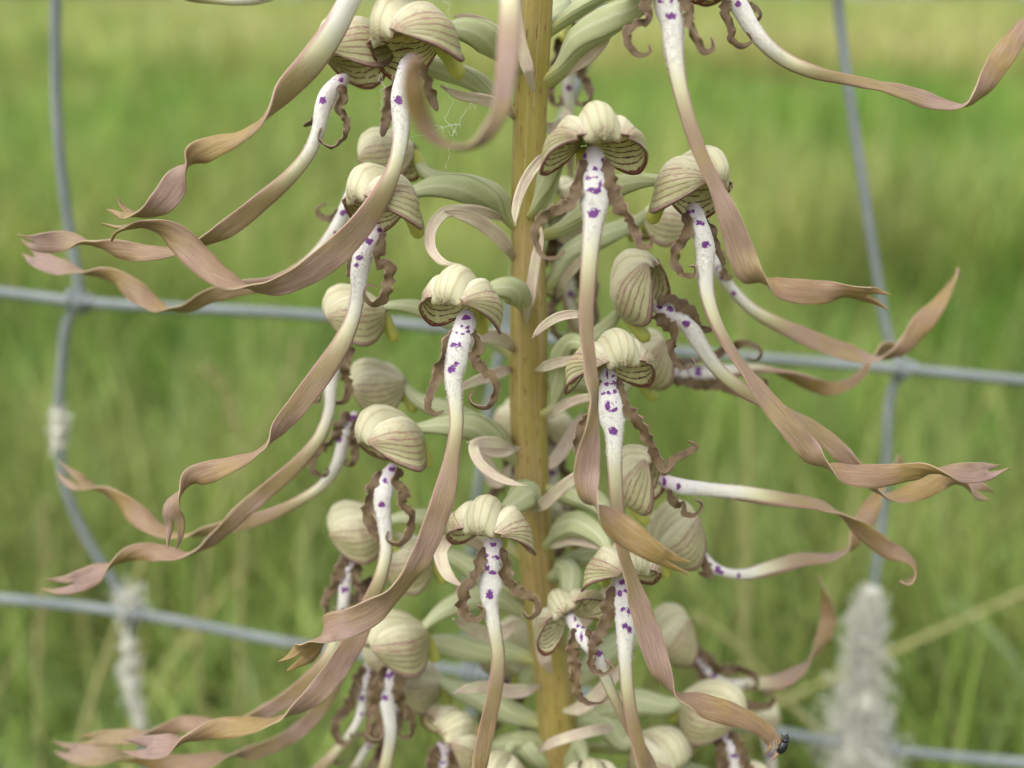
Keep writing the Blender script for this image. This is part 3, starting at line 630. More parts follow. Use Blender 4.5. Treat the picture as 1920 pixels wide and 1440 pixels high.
def lobe_mesh(root, pts, z0, r, amp=1.0):
    C = ctrl(pts, z0); 
    if C.shape[1] < 5: C = np.concatenate([C, np.zeros((len(C), 1))], 1)
    C[:, 4] = np.radians(C[:, 4]); S, L = resample(spline(C, 150)); P, hw, roll = S[:, :3], np.maximum(S[:, 3], .2), S[:, 4]
    ph = r.uniform(0, 6.28, 4); fr = r.uniform(1.7, 2.3); g = np.interp(L / L[-1], [0, .1, .55, .8, 1], [.6, 1, .8, .3, .1])
    kr = np.cumsum(r.uniform(.9, 2.6, 40)) - 2; k2 = np.cumsum(r.uniform(.5, 1.3, 70)) - 2
    roll = roll + amp * g * smooth1(np.interp(L, kr, r.uniform(-.95, .95, 40)), 4); rw = [smooth1(np.interp(L, k2 + q_, r.uniform(-.75, .75, 70)), 2) for q_ in (0, .4)]
    kn = np.cumsum(r.uniform(.35, 1.5, 60)); ta, tb = (np.interp(L, kn + o_, np.where(np.arange(60) % 2, r.uniform(.1, .75, 60), r.uniform(-.45, -.1, 60))) for o_ in (-1.0, -.3))
    def ruf(v, sl): return np.abs(v) ** 1.5 * amp * g[:, None] * np.where(v > 0, rw[0][:, None], rw[1][:, None])
    def edg(v, sl): return 1 + np.abs(v) ** 2 * .8 * g[:, None] * np.where(v > 0, ta[:, None], tb[:, None])
    hw = hw * np.minimum(1, np.linspace(1.9, .5, len(hw)) ** .6); hw[-6:] *= np.linspace(1, .45, 6); hw[:4] *= np.linspace(.5, 1, 4)
    V, q, t, qm, tc = band(P, hw, .38, roll, 8, .15, ruf, u=L / L[-1], slen=L, edge=edg)
    mk('side_lobe', V, q, t, [M_LOBE, M_LOBEB], qm, {'tc': ('FLOAT_VECTOR', tc)}, parent=root, origin=v2w(P[0]))

def bract(pts, root=None, k=None):
    C = ctrl(pts); 
    if C.shape[1] < 5: C = np.concatenate([C, np.zeros((len(C), 1))], 1)
    C[:, 4] = np.radians(C[:, 4]); S, L = resample(spline(C, 60)); hw = np.maximum(S[:, 3], .15); hw[-8:] *= np.linspace(1, .25, 8); hw[:16] *= np.linspace(.04, 1, 16) ** .75; S[:12, 2] -= np.linspace(2.6, 0, 12)
    V, q, t, qm, tc = band(S[:, :3], hw, .4, S[:, 4], 8, .28, lambda v, sl: .12 * np.sin(7*v + sl[:, None]*.4), u=L/L[-1], slen=L)
    mk('bract', V, q, t, [M_BRACT, M_BRACT], qm, {'tc': ('FLOAT_VECTOR', tc)}, parent=orchid, origin=v2w(S[0, :3]))

FL = 0
def flower(C, yaw, pitch=-8, roll=0, size=1.0, spread=0.25, z=None, lip=None, lobes=None, spots='auto', ovary=None, ow=42, hairs=420, fork=.10, spur=True, lipz=0.0, base=None, wl=1.0, oval=None):
    """C hood centre in the photo; lip [(x, y, dz, width, roll)]; lobes 'auto' or two traced lists; ovary: middle photo points"""
    global FL; FL += 1; r = np.random.default_rng(100 + FL)
    if z is None: z = zs(C[1]) + 27 * math.cos(R(yaw))
    Cv = px(C[0], C[1], z)
    yw, pt = R(yaw), R(pitch)
    root_v = Cv.copy()
    # the column in the throat is the flower's own mesh
    col_c = None
    f = np.array([math.sin(yw)*math.cos(pt), -math.cos(yw)*math.cos(pt), math.sin(pt)])
    root = None
    sphi = np.linspace(0, np.pi, 12); 
    cc = Cv + dirv(f) * .5 * size + np.array([0, .3, 0]); P = np.stack([cc + dirv(f) * (a - .5) * 4.2 * size for a in np.linspace(0, 1, 12)])
    V, q, t, m, tc = tube(P, 1.35 * size * np.sqrt(np.clip(np.sin(np.linspace(.15, np.pi - .15, 12)), .05, 1)), 12)
    root = mk('flower', V, q, t, [M_COLUMN], attrs={'tc': ('FLOAT_VECTOR', tc)}, parent=orchid)
    if oval is None: oval = float(np.clip((abs(yaw) - 25) / 60, .05, .85))
    L2V, Bm = hood(root, Cv, yaw, pitch, roll, size, spread, r, oval)
    J = L2V([0, 0, 0])
    # ovary from the stem to the back of the hood
    by = base if base is not None else (ovary[-1][1] if ovary else 720 - J[1] / (D0 - J[2]) * F_PX + 90)
    sp_, sr_ = stem_at(by); Jd = L2V([1.2, 0, .1])
    mid = []
    if ovary:
        k = len(ovary)
        for i, p in enumerate(ovary):
            zz = J[2] + (sp_[2] - J[2]) * (i + .6) / (k + .4); mid.append(px(p[0], p[1], zz))
    else:
        d = sp_ - J; back = (J - L2V([2.0, 0, 0])); mid = [J + unit(back) * 3.0 + np.array([0, .6, 0]), J + d * .5 + np.array([0, 2.5, 0]), J + d * .85 + np.array([0, 1.0, 0])]
    C_ = np.array([Jd] + mid + [sp_]); S, L = resample(spline(C_, 44)); wd = ow / ppmm(J[2] * .5 + sp_[2] * .5) / 2
    rr = wd * np.interp(L / L[-1], [0, .08, .2, .4, .6, .75, .9, 1], [.36, .46, .72, 1, .96, .66, .46, .48])
    V, q, t, m, tc = tube(S, rr, 30, rib=lambda th, u: 1 + .11 * np.cos(3 * (th + 2.2 * u) + np.pi) + .03*np.cos(6*(th + 2.2*u)))
    mk('ovary', V, q, t, [M_OV], attrs={'tc': ('FLOAT_VECTOR', tc)}, parent=root, origin=v2w(sp_))
    if spur:
        a = L2V([1.2, 0, -1.5]); b = L2V([-.2, 0, -4.6]); c = L2V([-1.0, 0, -7.2]); S, L = resample(spline(np.array([a, b, c]), 16))
        V, q, t, m, tc = tube(S, 1.5 * size * np.interp(L/L[-1], [0, .5, .8, .93, 1], [1.1, .9, .85, .7, .35]), 12); mk('spur', V, q, t, [M_SPUR], attrs={'tc': ('FLOAT_VECTOR', tc)}, parent=root)
    if lip is None:       # seldom-seen flowers: a lip that falls outward and coils
        S0 = L2V([6.5, 0, -3]); hor = dirv([math.sin(yw), -math.cos(yw), 0]); dn = dirv([0, 0, -1]); rows = []
        for k, (o_, d_) in enumerate([(0, 0), (1, 5), (2, 11), (4, 18), (9, 26), (16, 32), (24, 35), (31, 36)]):
            p = S0 + hor * o_ + dn * d_; zz = p[2]; rows.append((960 + p[0] / (D0 - zz) * F_PX, 720 - p[1] / (D0 - zz) * F_PX, zz - z, (36, 38, 30, 27, 34, 46, 44, 34)[k] * ppmm(zz) / 10.8, (0, 0, 10, 20, 60, 140, 230, 300)[k]))
        lip = rows; z_l = z
    else: z_l = z + lipz
    lip = [tuple(p) if len(p) == 5 else tuple(p) + (0,) for p in lip]
    if spots == 'auto':
        S_ = spline(np.array([[p[0], p[1], 0.0] for p in lip[:6]]), 60); S_, l_ = resample(S_); T_s = unit(np.gradient(S_, axis=0)); spots = []
        ks = min(1.0, lip[1][3] / 38.0) * .85
        for (a, offs, rx) in ((14, (-8, 7), 5), (30, (-9, 0, 9), 4), (46, (-8, 6), 5), (64, (-7, 4), 9), (68, (3,), 8), (100 + r.uniform(-8, 8), (r.uniform(-3, 3),), 10)):
            i = min(np.searchsorted(l_, a), 59)
            for o_ in offs: spots.append((S_[i, 0] - T_s[i, 1]*o_*ks + r.uniform(-2, 2), S_[i, 1] + T_s[i, 0]*o_*ks + r.uniform(-2, 2), ks * rx * r.uniform(.8, 1.2), ks * rx * r.uniform(.8, 1.2)))
    S, L = lip_mesh(root, lip, z_l, spots, r, fork=fork, hairs=hairs)
    if lobes is None: lobes = ['auto', 'auto']
    for si, lb in enumerate(lobes):
        sg = (-1, 1)[si]
        if lb == 'auto':
            S_ = spline(np.array([[p[0], p[1], p[2], p[3] / 2] for p in lip[:7]]), 80); S_, l_ = resample(S_); Tg = unit(np.gradient(S_[:, :2], axis=0)); k = r.uniform(.8, 1.15) * wl; cz = r.uniform(-3, 3)
            tpl = [(6, 0, 15), (34, 5, 19), (66, 8, 20), (90, 18, 18), (112, 32, 16), (138, 38, 15), (160, 30, 13), (166, 14, 11), (154, 4, 9), (143, 11, 7)]
            q_ = r.uniform(-1, 1); lb = []
            for i_, (a, o_, w_) in enumerate(tpl):
                i = min(int(np.searchsorted(l_, min(a * k, 90 * k))), 79); ex = max(0, a - 90) * k; hw_ = S_[i, 3] * (1 if a < 80 else .9)
                pp = S_[i, :2] + Tg[i] * ex + np.array([-Tg[i, 1], Tg[i, 0]]) * -sg * (hw_ * .92 + o_ * k * (1 + .35 * q_ * (a > 80)))
                lb.append((pp[0], pp[1], S_[i, 2] + 1.0 * (a < 80) + (cz + 2) * max(0, a - 80) / 60, w_ * 1.05, (0, 25, -20, 15, -20, 20, 40, 60, 70, 80)[i_] * (1 if r.random() < .7 else -1)))
        if lb: lobe_mesh(root, lb, z_l, r, amp=1.0)
    return root

# --- flowers in clear view ------------------------------------------------------------
# centre front, facing the camera
flower((1115, 262), 12, 6, 0, .98, .55, z=12, ovary=[(1062, 262), (1040, 300), (1025, 350), (1000, 400)], ow=44, hairs=900,
  lip=[(1113, 276, 0, 40), (1113, 320, 1, 44), (1114, 355, 2, 50), (1114, 382, 2, 54), (1113, 410, 2, 42), (1108, 455, 2, 36), (1102, 530, 2, 31), (1099, 610, 2, 30, 15), (1106, 690, 2, 30, 35), (1113, 752, 2, 36, 62), (1108, 815, 2, 44, 30), (1100, 880, 1, 56, 8), (1104, 925, 1, 54, -38), (1125, 955, 1, 62, -110), (1165, 990, 0, 66, -160), (1215, 1028, 0, 50, -180), (1262, 1055, -1, 36, -215), (1296, 1068, -2, 24, -240)], fork=.06,
  spots=[(1096, 292, 5, 7), (1130, 300, 5, 5), (1098, 318, 4, 4), (1116, 316, 5, 5), (1130, 318, 5, 5), (1104, 334, 6, 6), (1118, 332, 6, 3), (1126, 345, 4, 9), (1106, 356, 7, 5), (1120, 358, 8, 6), (1112, 400, 10, 10), (1117, 398, 8, 9)],
  lobes=[[(1094, 300, 1, 16, 30), (1088, 330, 2, 22, 10), (1080, 362, 2, 26, 0), (1070, 382, 2, 26, 0), (1045, 392, 2, 20, 10), (1020, 404, 3, 20, 0), (1005, 430, 3, 18, 0), (1006, 460, 3, 15, 20), (1022, 482, 4, 12, 50), (1045, 484, 4, 11, 60), (1058, 470, 3, 9, 70)],
         [(1135, 300, 1, 16, -30), (1143, 330, 2, 24, 0), (1150, 362, 2, 28, 0), (1160, 385, 2, 28, 0), (1178, 405, 3, 24, 0), (1192, 435, 3, 20, 0), (1202, 462, 4, 17, 30), (1218, 462, 4, 15, 50), (1226, 440, 5, 10, 60)]])
# left of the stem, facing left of the camera
flower((864, 560), -30, 4, 0, .98, .35, ovary=[(950, 540), (972, 552), (985, 575)], ow=50, hairs=900,
  lip=[(880, 585, 0, 40), (872, 612, 1, 42), (862, 645, 2, 44), (856, 675, 2, 44), (850, 705, 2, 36), (853, 745, 2, 30), (856, 795, 2, 27), (848, 855, 2, 30, 5), (833, 925, 3, 46, 10), (812, 990, 3, 52, 12), (785, 1050, 3, 48, 28), (752, 1098, 2, 46, 48), (705, 1140, 2, 60, 25), (655, 1168, 2, 62, 5), (618, 1178, 1, 62, -20), (600, 1196, 0, 54, -105), (575, 1222, -2, 58, -150), (545, 1240, -3, 44, -175), (520, 1250, -4, 30, -190)], fork=.07,
  spots=[(874, 596, 10, 5), (866, 612, 4, 4), (878, 614, 4, 4), (856, 624, 4, 4), (868, 626, 3, 3), (878, 622, 4, 5), (852, 648, 8, 6), (863, 646, 4, 8), (855, 682, 6, 6), (847, 694, 8, 7)],
  lobes=[[(852, 622, 1, 18, 20), (838, 648, 2, 24, 0), (828, 680, 2, 26, 10), (818, 712, 2, 22, 0), (806, 742, 2, 18, -10), (802, 766, 2, 14, 20), (816, 776, 2, 12, 40), (832, 770, 2, 9, 60)],
         [(885, 618, 1, 16, -20), (893, 648, 2, 22, 10), (890, 675, 2, 22, 0), (906, 692, 2, 20, 0), (926, 712, 2, 18, 0), (927, 742, 2, 15, 0), (912, 764, 2, 12, 30), (888, 758, 2, 9, 50), (880, 745, 2, 8, 60), (890, 732, 2, 6, 60)]])
# lower centre-left, facing the camera
flower((916, 984), -20, 5, 0, .97, .45, ovary=[(962, 948), (985, 925), (1000, 940)], ow=54, hairs=900,
  lip=[(925, 1010, 0, 36), (924, 1040, 1, 36), (920, 1072, 1, 40), (919, 1098, 1, 46), (918, 1125, 1, 32), (926, 1175, 1, 28), (934, 1230, 0, 26), (929, 1290, -1, 30, 10), (916, 1350, -2, 34, 15), (902, 1420, -3, 36, 20), (890, 1500, -4, 40, 60), (860, 1560, -6, 44, 140), (820, 1600, -8, 36, 200)],
  spots=[(925, 1022, 6, 5), (912, 1042, 4, 5), (926, 1044, 4, 4), (934, 1046, 4, 5), (914, 1066, 5, 7), (924, 1074, 8, 6), (918, 1114, 7, 10)],
  lobes=[[(908, 1026, 1, 14, 20), (900, 1056, 2, 20, 0), (890, 1086, 2, 24, 0), (873, 1105, 2, 26, 0), (866, 1132, 2, 22, 0), (878, 1158, 2, 18, 0), (900, 1160, 2, 14, 30), (906, 1142, 2, 11, 50), (893, 1134, 2, 9, 60)],
         [(940, 1028, 1, 14, -20), (946, 1056, 2, 20, 0), (950, 1082, 2, 24, 0), (965, 1104, 2, 18, 0), (985, 1115, 2, 18, 0), (1004, 1124, 2, 16, 0), (1008, 1146, 2, 14, 20), (992, 1158, 2, 12, 40), (980, 1145, 2, 9, 60)]])
# right of the stem, facing the camera
flower((1148, 677), 18, 7, 0, .97, .5, z=1, ovary=[(1080, 640), (1058, 660), (1052, 720), (1035, 770)], ow=44, hairs=900,
  lip=[(1138, 690, 0, 36), (1140, 720, 1, 36), (1144, 752, 2, 44), (1148, 782, 2, 52), (1151, 812, 2, 36), (1152, 860, 2, 30), (1155, 915, 1, 27), (1160, 975, 0, 26), (1168, 1035, 0, 27, 20), (1184, 1090, 0, 36, 40), (1202, 1145, 0, 48, 15), (1222, 1205, 0, 52, 0), (1242, 1262, 0, 48, -20), (1262, 1298, -1, 46, -90), (1310, 1318, -2, 56, -145), (1362, 1336, -3, 52, -165), (1405, 1352, -4, 40, -175), (1440, 1376, -5, 34, -185), (1452, 1400, -5, 34, -190), (1440, 1420, -4, 20, -190)], fork=.04,
  spots=[(1120, 706, 4, 4), (1138, 702, 3, 9), (1150, 706, 4, 5), (1122, 722, 3, 4), (1138, 720, 6, 4), (1152, 718, 4, 5), (1130, 738, 4, 4), (1142, 737, 6, 4), (1153, 734, 4, 6), (1139, 760, 6, 9), (1152, 768, 7, 5), (1154, 754, 4, 6), (1150, 808, 9, 9)],
  lobes=[[(1122, 712, 1, 14, 20), (1118, 745, 1, 18, 0), (1110, 775, 0, 20, 0), (1092, 805, -1, 24, 0), (1085, 835, -1, 24, 0), (1090, 862, -1, 20, 20), (1100, 880, -1, 14, 40)],
         [(1158, 712, 1, 14, -20), (1166, 742, 2, 18, 0), (1175, 768, 2, 22, 0), (1196, 792, 2, 22, 0), (1215, 825, 1, 20, 0), (1232, 862, 0, 19, 0), (1247, 880, 0, 16, 30), (1264, 862, -1, 15, 20), (1290, 848, -2, 14, 10), (1306, 838, -2, 12, 0), (1288, 826, -2, 7, 20)]])
# lower right of the stem
flower((1172, 1060), 24, 4, -6, .92, .45, ovary=[(1125, 1005), (1085, 985), (1055, 995), (1030, 1020)], ow=48, hairs=700,
  lip=[(1166, 1085, 0, 36), (1168, 1115, 1, 38), (1172, 1150, 1, 40), (1173, 1180, 1, 36), (1172, 1225, 1, 28), (1176, 1290, 0, 26), (1186, 1350, -1, 26, 10), (1200, 1410, -2, 30, 30), (1222, 1480, -3, 40, 90), (1270, 1530, -4, 40, 160), (1330, 1550, -6, 34, 230)],
  spots=[(1166, 1092, 5, 6), (1162, 1112, 5, 8), (1175, 1108, 6, 4), (1181, 1112, 4, 5), (1181, 1128, 4, 8), (1168, 1142, 6, 5), (1180, 1146, 7, 8), (1172, 1174, 6, 6), (1180, 1180, 6, 8)],
  lobes=[[(1150, 1100, 1, 14, 20), (1142, 1130, 1, 22, 0), (1138, 1160, 1, 24, 0), (1122, 1190, 1, 22, 0), (1110, 1220, 1, 18, 0), (1110, 1252, 1, 14, 10), (1128, 1264, 2, 12, 40), (1150, 1255, 2, 9, 60), (1138, 1240, 2, 7, 60)],
         [(1190, 1100, 1, 12, -20), (1200, 1140, -2, 16, 0), (1215, 1165, -3, 16, 0), (1228, 1190, -4, 14, 20)]])
# opens straight into the camera, tilted
flower((1062, 1150), -12, 34, 38, .80, .75, z=-15, ovary=[(1070, 1110), (1062, 1070), (1040, 1080)], ow=44, hairs=500, spur=False,
  lip=[(1060, 1142, 0, 16), (1070, 1158, 2, 20), (1084, 1182, 5, 26), (1100, 1205, 6, 28), (1118, 1226, 6, 26), (1132, 1262, 5, 24), (1150, 1305, 4, 20), (1172, 1350, 3, 20), (1200, 1400, 2, 24, 20), (1240, 1470, 1, 34, 70), (1290, 1520, 0, 34, 150)],
  spots=[(1078, 1160, 3, 6), (1083, 1174, 4, 4), (1094, 1176, 4, 3), (1090, 1194, 3, 9), (1122, 1225, 8, 7)],
  lobes=[[(1076, 1178, 6, 12, 20), (1074, 1205, 6, 22, 0), (1078, 1240, 6, 24, 0), (1080, 1275, 6, 20, 0), (1086, 1305, 6, 14, 0), (1102, 1318, 6, 12, 40), (1128, 1318, 6, 10, 60), (1140, 1306, 6, 9, 60)],
         [(1100, 1180, 6, 12, -20), (1110, 1205, 7, 14, 0), (1108, 1235, 8, 12, 0), (1116, 1258, 8, 11, 30), (1138, 1262, 8, 9, 60), (1148, 1245, 8, 8, 70), (1134, 1238, 8, 7, 70)]])
# upper right, facing right
flower((1302, 342), 52, 2, -8, 1.03, .4, ovary=[(1200, 338), (1160, 350), (1110, 385), (1050, 430)], ow=46, hairs=700, base=440,
  lip=[(1298, 385, 0, 36), (1305, 412, 1, 36), (1316, 440, 2, 36), (1323, 470, 2, 36), (1322, 505, 2, 32), (1326, 550, 2, 28), (1340, 598, 2, 25, 20), (1362, 642, 2, 24, 40), (1394, 692, 2, 30, 50), (1436, 748, 2, 42, 30), (1480, 802, 2, 50, 18), (1515, 842, 1, 50, 5), (1538, 866, 1, 44, -45), (1570, 884, 0, 52, -130), (1622, 892, -1, 56, -160), (1676, 890, -2, 46, -185), (1728, 884, -3, 42, -225), (1790, 888, -4, 44, -330), (1850, 884, -6, 40, -350), (1892, 872, -7, 12, -355)], fork=.05,
  spots=[(1290, 398, 6, 5), (1299, 396, 5, 4), (1310, 418, 8, 5), (1318, 420, 5, 5), (1322, 459, 9, 7)],
  lobes=[[(1284, 400, 1, 14, 20), (1290, 425, 2, 20, 0), (1282, 448, 3, 22, 0), (1268, 468, 3, 20, 0), (1266, 495, 3, 17, 0), (1280, 515, 3, 14, 20), (1302, 516, 3, 11, 50), (1304, 500, 3, 8, 60), (1292, 498, 3, 6, 60)],
         [(1324, 412, 0, 14, -20), (1336, 438, 0, 18, 0), (1342, 462, 0, 16, 0), (1352, 480, 0, 15, 0), (1358, 498, 0, 12, 20)]])
# nodding, right of the stem
flower((1197, 534), 66, 60, 0, 1.02, .12, z=-10, ovary=[(1150, 596), (1125, 625), (1085, 660)], ow=38, hairs=600, base=690,
  lip=[(1228, 575, 0, 28), (1248, 584, 1, 30), (1268, 594, 1, 32), (1290, 610, 1, 34), (1312, 645, 1, 30), (1342, 688, 0, 27), (1390, 730, -1, 26, 10), (1440, 757, -2, 26, 30), (1492, 782, -3, 30, 60), (1535, 812, -4, 38, 20), (1580, 852, -4, 38, -10), (1622, 896, -4, 40, -40), (1662, 930, -4, 42, -110), (1720, 920, -5, 44, -160), (1778, 900, -6, 38, -200), (1830, 920, -7, 44, -330), (1866, 930, -8, 26, -350)], fork=.05,
  spots=[(1238, 576, 6, 4), (1256, 580, 7, 6), (1287, 607, 9, 6)],
  lobes=[[(1232, 566, 2, 16, 0), (1256, 562, 2, 22, 20), (1282, 574, 2, 24, 0), (1300, 588, 2, 16, 0), (1308, 612, 1, 20, -20), (1336, 618, 0, 14, 0)],
         [(1232, 588, 3, 18, 0), (1246, 606, 3, 24, 0), (1266, 622, 3, 22, 0), (1258, 648, 3, 18, 0), (1262, 672, 3, 16, 20), (1282, 690, 3, 14, 50), (1302, 682, 3, 11, 70), (1296, 670, 3, 9, 80)]])
# right, striped hood behind
flower((1196, 892), 70, 62, 0, .92, .10, z=-14, ovary=[(1150, 960), (1110, 940), (1060, 930)], ow=44, hairs=400, base=900,
  lip=[(1240, 896, 0, 24), (1256, 906, 1, 28), (1276, 912, 1, 30), (1330, 918, 0, 26), (1400, 925, -1, 30, 20), (1470, 936, -2, 34, 40), (1535, 948, -3, 34, 55), (1580, 966, -4, 40, 100), (1625, 1002, -5, 42, 150), (1665, 1030, -6, 38, 190), (1702, 1046, -6, 32, 230), (1718, 1070, -6, 26, 260), (1705, 1094, -6, 18, 280), (1686, 1090, -6, 10, 290)], fork=0,
  spots=[(1246, 904, 4, 9), (1272, 912, 5, 7)],
  lobes=[[(1242, 890, 1, 14, 0), (1252, 876, 1, 16, 0), (1262, 862, 0, 15, 0), (1286, 850, -1, 14, 0), (1302, 836, -2, 10, 20)],
         [(1252, 918, 2, 14, 0), (1262, 940, 2, 18, 0), (1280, 948, 2, 16, 0), (1288, 966, 3, 14, 20), (1308, 962, 3, 12, 50), (1318, 945, 3, 10, 60), (1302, 936, 3, 8, 70)]])
flower((1264, 994), 112, 42, 0, .98, .12, z=-28, ovary=[(1190, 1040), (1130, 1040), (1080, 1050)], ow=42, hairs=200, base=1060,
  lip=[(1304, 1022, 0, 22), (1316, 1042, 1, 22), (1330, 1060, 1, 24), (1362, 1074, 0, 18), (1402, 1076, -2, 22, 10), (1445, 1064, -4, 30, 30), (1500, 1050, -6, 34, 40), (1555, 1046, -8, 30, 60), (1592, 1028, -10, 34, 100), (1614, 990, -12, 40, 160), (1634, 950, -14, 38, 200), (1652, 915, -15, 22, 240), (1690, 858, -17, 24, 330)], fork=0,
  lobes=[[(1312, 1030, 1, 14, 0), (1322, 1062, 2, 16, 10), (1330, 1085, 2, 12, 30)], [(1308, 1028, 2, 12, 0), (1330, 1078, 2, 14, 0), (1310, 1072, 3, 12, 40)]])
flower((1216, 668), 95, 58, 0, .92, .1, z=-34, ovary=[(1165, 730), (1120, 720), (1070, 720)], ow=38, hairs=100, base=720,
  lip=[(1244, 694, 0, 22), (1262, 697, 1, 26), (1310, 698, 0, 30, 10), (1370, 694, -1, 28, 40), (1425, 690, -2, 26, 70), (1470, 700, -3, 34, 110), (1525, 722, -4, 36, 150), (1562, 728, -5, 30, 190), (1600, 712, -6, 38, 230), (1632, 676, -7, 38, 275), (1660, 652, -8, 30, 320), (1702, 668, -9, 18, 345)], fork=.05)
flower((1254, 412), 104, -15, 0, .88, .12, z=-28, ovary=[(1190, 415), (1130, 445), (1070, 480), (1040, 520)], ow=44, hairs=100, base=560,
  lip=[(1318, 462, 0, 24), (1336, 488, 1, 24), (1350, 512, 0, 22), (1372, 542, -1, 20), (1410, 580, -2, 22), (1460, 608, -3, 28, 20), (1530, 640, -4, 38, 20), (1590, 662, -5, 40, 30), (1640, 672, -6, 34, 70), (1690, 655, -7, 38, 135), (1728, 608, -8, 46, 170), (1760, 568, -9, 36, 200), (1780, 535, -10, 22, 240), (1798, 508, -11, 22, 320)], fork=0,
  lobes=[[(1338, 480, 1, 14, 0), (1350, 500, 1, 16, 20), (1368, 522, 1, 12, 20), (1374, 515, 1, 8, 30)], None])
# upper left pair
flower((768, 66), -52, -6, 10, 1.12, .45, z=6, ovary=[(880, 58), (925, 75), (965, 115)], ow=58, hairs=500, base=150,
  lip=[(772, 105, 0, 36), (762, 140, 1, 38), (752, 180, 1, 38), (752, 225, 1, 34), (750, 270, 1, 30), (738, 320, 1, 30, 12), (712, 372, 1, 42, 20), (668, 432, 1, 54, 18), (610, 488, 1, 60, 12), (548, 526, 0, 50, 22), (488, 540, 0, 44, 68), (432, 528, 0, 50, 130), (376, 488, -1, 60, 168), (326, 442, -2, 56, 195), (280, 424, -3, 40, 235), (236, 428, -4, 34, 285), (192, 436, -5, 28, 330)], fork=.04,
  spots=[(800, 105, 7, 6), (747, 188, 9, 9)],
  lobes=[[(752, 140, 1, 16, 0), (732, 175, 0, 22, 0), (726, 210, 0, 22, 0), (722, 232, 0, 22, 0), (716, 256, 0, 14, 20)], [(790, 120, 1, 16, 0), (800, 150, 0, 18, 10), (812, 190, -1, 20, 0), (820, 208, -1, 12, 20)]])
flower((664, 88), -74, -12, 12, 1.02, .35, z=-4, ovary=[(735, 110), (830, 128), (890, 150), (950, 200)], ow=40, hairs=400, base=240,
  lip=[(650, 145, 0, 28), (632, 160, 1, 32), (614, 182, 1, 34), (604, 210, 1, 30), (598, 240, 1, 26), (580, 285, 1, 25), (545, 330, 0, 28, 5), (488, 380, -1, 36, 10), (430, 425, -2, 40, 15), (382, 452, -2, 34, 50), (330, 470, -3, 34, 118), (270, 474, -4, 40, 158), (215, 466, -5, 40, 195), (175, 458, -6, 28, 260), (125, 452, -7, 44, 342), (75, 456, -8, 40, 362), (34, 448, -9, 10, 375)], fork=.04,
  spots=[(640, 150, 5, 5), (605, 188, 7, 7)],
  lobes=[[(610, 200, -1, 12, 0), (590, 225, -2, 14, 0), (570, 236, -3, 12, 40)], [(636, 160, 2, 18, 0), (644, 180, 2, 18, 10), (636, 202, 2, 14, 20), (650, 228, 2, 14, 0), (644, 258, 2, 12, 30), (622, 276, 2, 10, 60), (598, 258, 2, 9, 70), (602, 240, 2, 9, 70)]])
# left, second row
flower((712, 372), -50, 2, 8, 1.02, .4, z=-1, ovary=[(820, 350), (880, 352), (930, 372), (955, 410)], ow=54, hairs=800, base=450,
  lip=[(706, 425, 0, 34), (696, 448, 1, 38), (682, 478, 1, 38), (674, 512, 1, 34), (672, 545, 1, 29), (662, 595, 1, 28), (640, 645, 1, 36), (604, 700, 1, 44), (562, 755, 1, 44, 6), (525, 800, 0, 40, 30), (495, 838, 0, 30, 85), (445, 866, 0, 42, 140), (395, 884, -1, 48, 168), (360, 896, -1, 46, 200), (342, 920, -1, 38, 262), (326, 950, -1, 46, 330), (328, 990, -2, 44, 350), (320, 1030, -2, 26, 380)], fork=.07,
  spots=[(712, 432, 5, 5), (686, 450, 6, 6), (694, 452, 5, 9), (674, 484, 8, 5), (668, 498, 4, 6)],
  lobes=[[(688, 445, 0, 14, 0), (668, 470, 0, 18, 0), (658, 500, 0, 18, 0), (652, 520, 0, 10, 20)], [(720, 436, 1, 16, 0), (714, 462, 2, 20, 0), (706, 488, 3, 20, 0), (728, 500, 3, 24, 0), (728, 530, 3, 22, 0), (716, 562, 3, 20, 0), (698, 570, 3, 16, 30), (684, 550, 3, 12, 50), (692, 534, 3, 8, 70), (706, 540, 3, 6, 80)]])
flower((662, 586), -86, -6, 2, .96, .2, ovary=[(760, 574), (810, 585), (870, 605), (940, 650)], ow=40, hairs=200, base=690,
  lip=[(655, 640, 0, 24), (638, 668, 1, 26), (624, 695, 1, 28), (620, 725, 1, 24), (617, 770, 1, 22), (600, 818, 1, 23), (562, 866, 0, 28), (510, 912, -1, 34, 10), (455, 958, -1, 36, 15), (405, 1006, -1, 36, 40), (350, 1040, -1, 36, 110), (298, 1036, -2, 40, 150), (258, 1036, -2, 38, 195), (220, 1054, -3, 38, 255), (178, 1078, -3, 46, 335), (128, 1096, -4, 44, 352), (70, 1094, -5, 22, 365)], fork=.09,
  spots=[(622, 697, 6, 5)], lobes=['auto', 'auto'], wl=.7)
flower((706, 720), -100, -8, 0, .93, .2, ovary=[(780, 748), (840, 770), (900, 800), (950, 850)], ow=42, hairs=200, base=880,
  lip=[(668, 775, 0, 22), (652, 800, 1, 24), (642, 835, 1, 24), (632, 870, 1, 22), (606, 908, 0, 20), (560, 940, 0, 20), (500, 968, -1, 26), (440, 984, -2, 30, 20), (390, 996, -2, 30, 45), (340, 1004, -3, 30, 95), (298, 994, -3, 36, 150), (258, 966, -4, 44, 180), (220, 934, -5, 34, 220), (185, 918, -6, 34, 275), (145, 905, -6, 42, 335), (104, 872, -7, 24, 360)], fork=.08,
  spots=[(660, 785, 9, 7), (636, 825, 6, 6)], wl=.7)
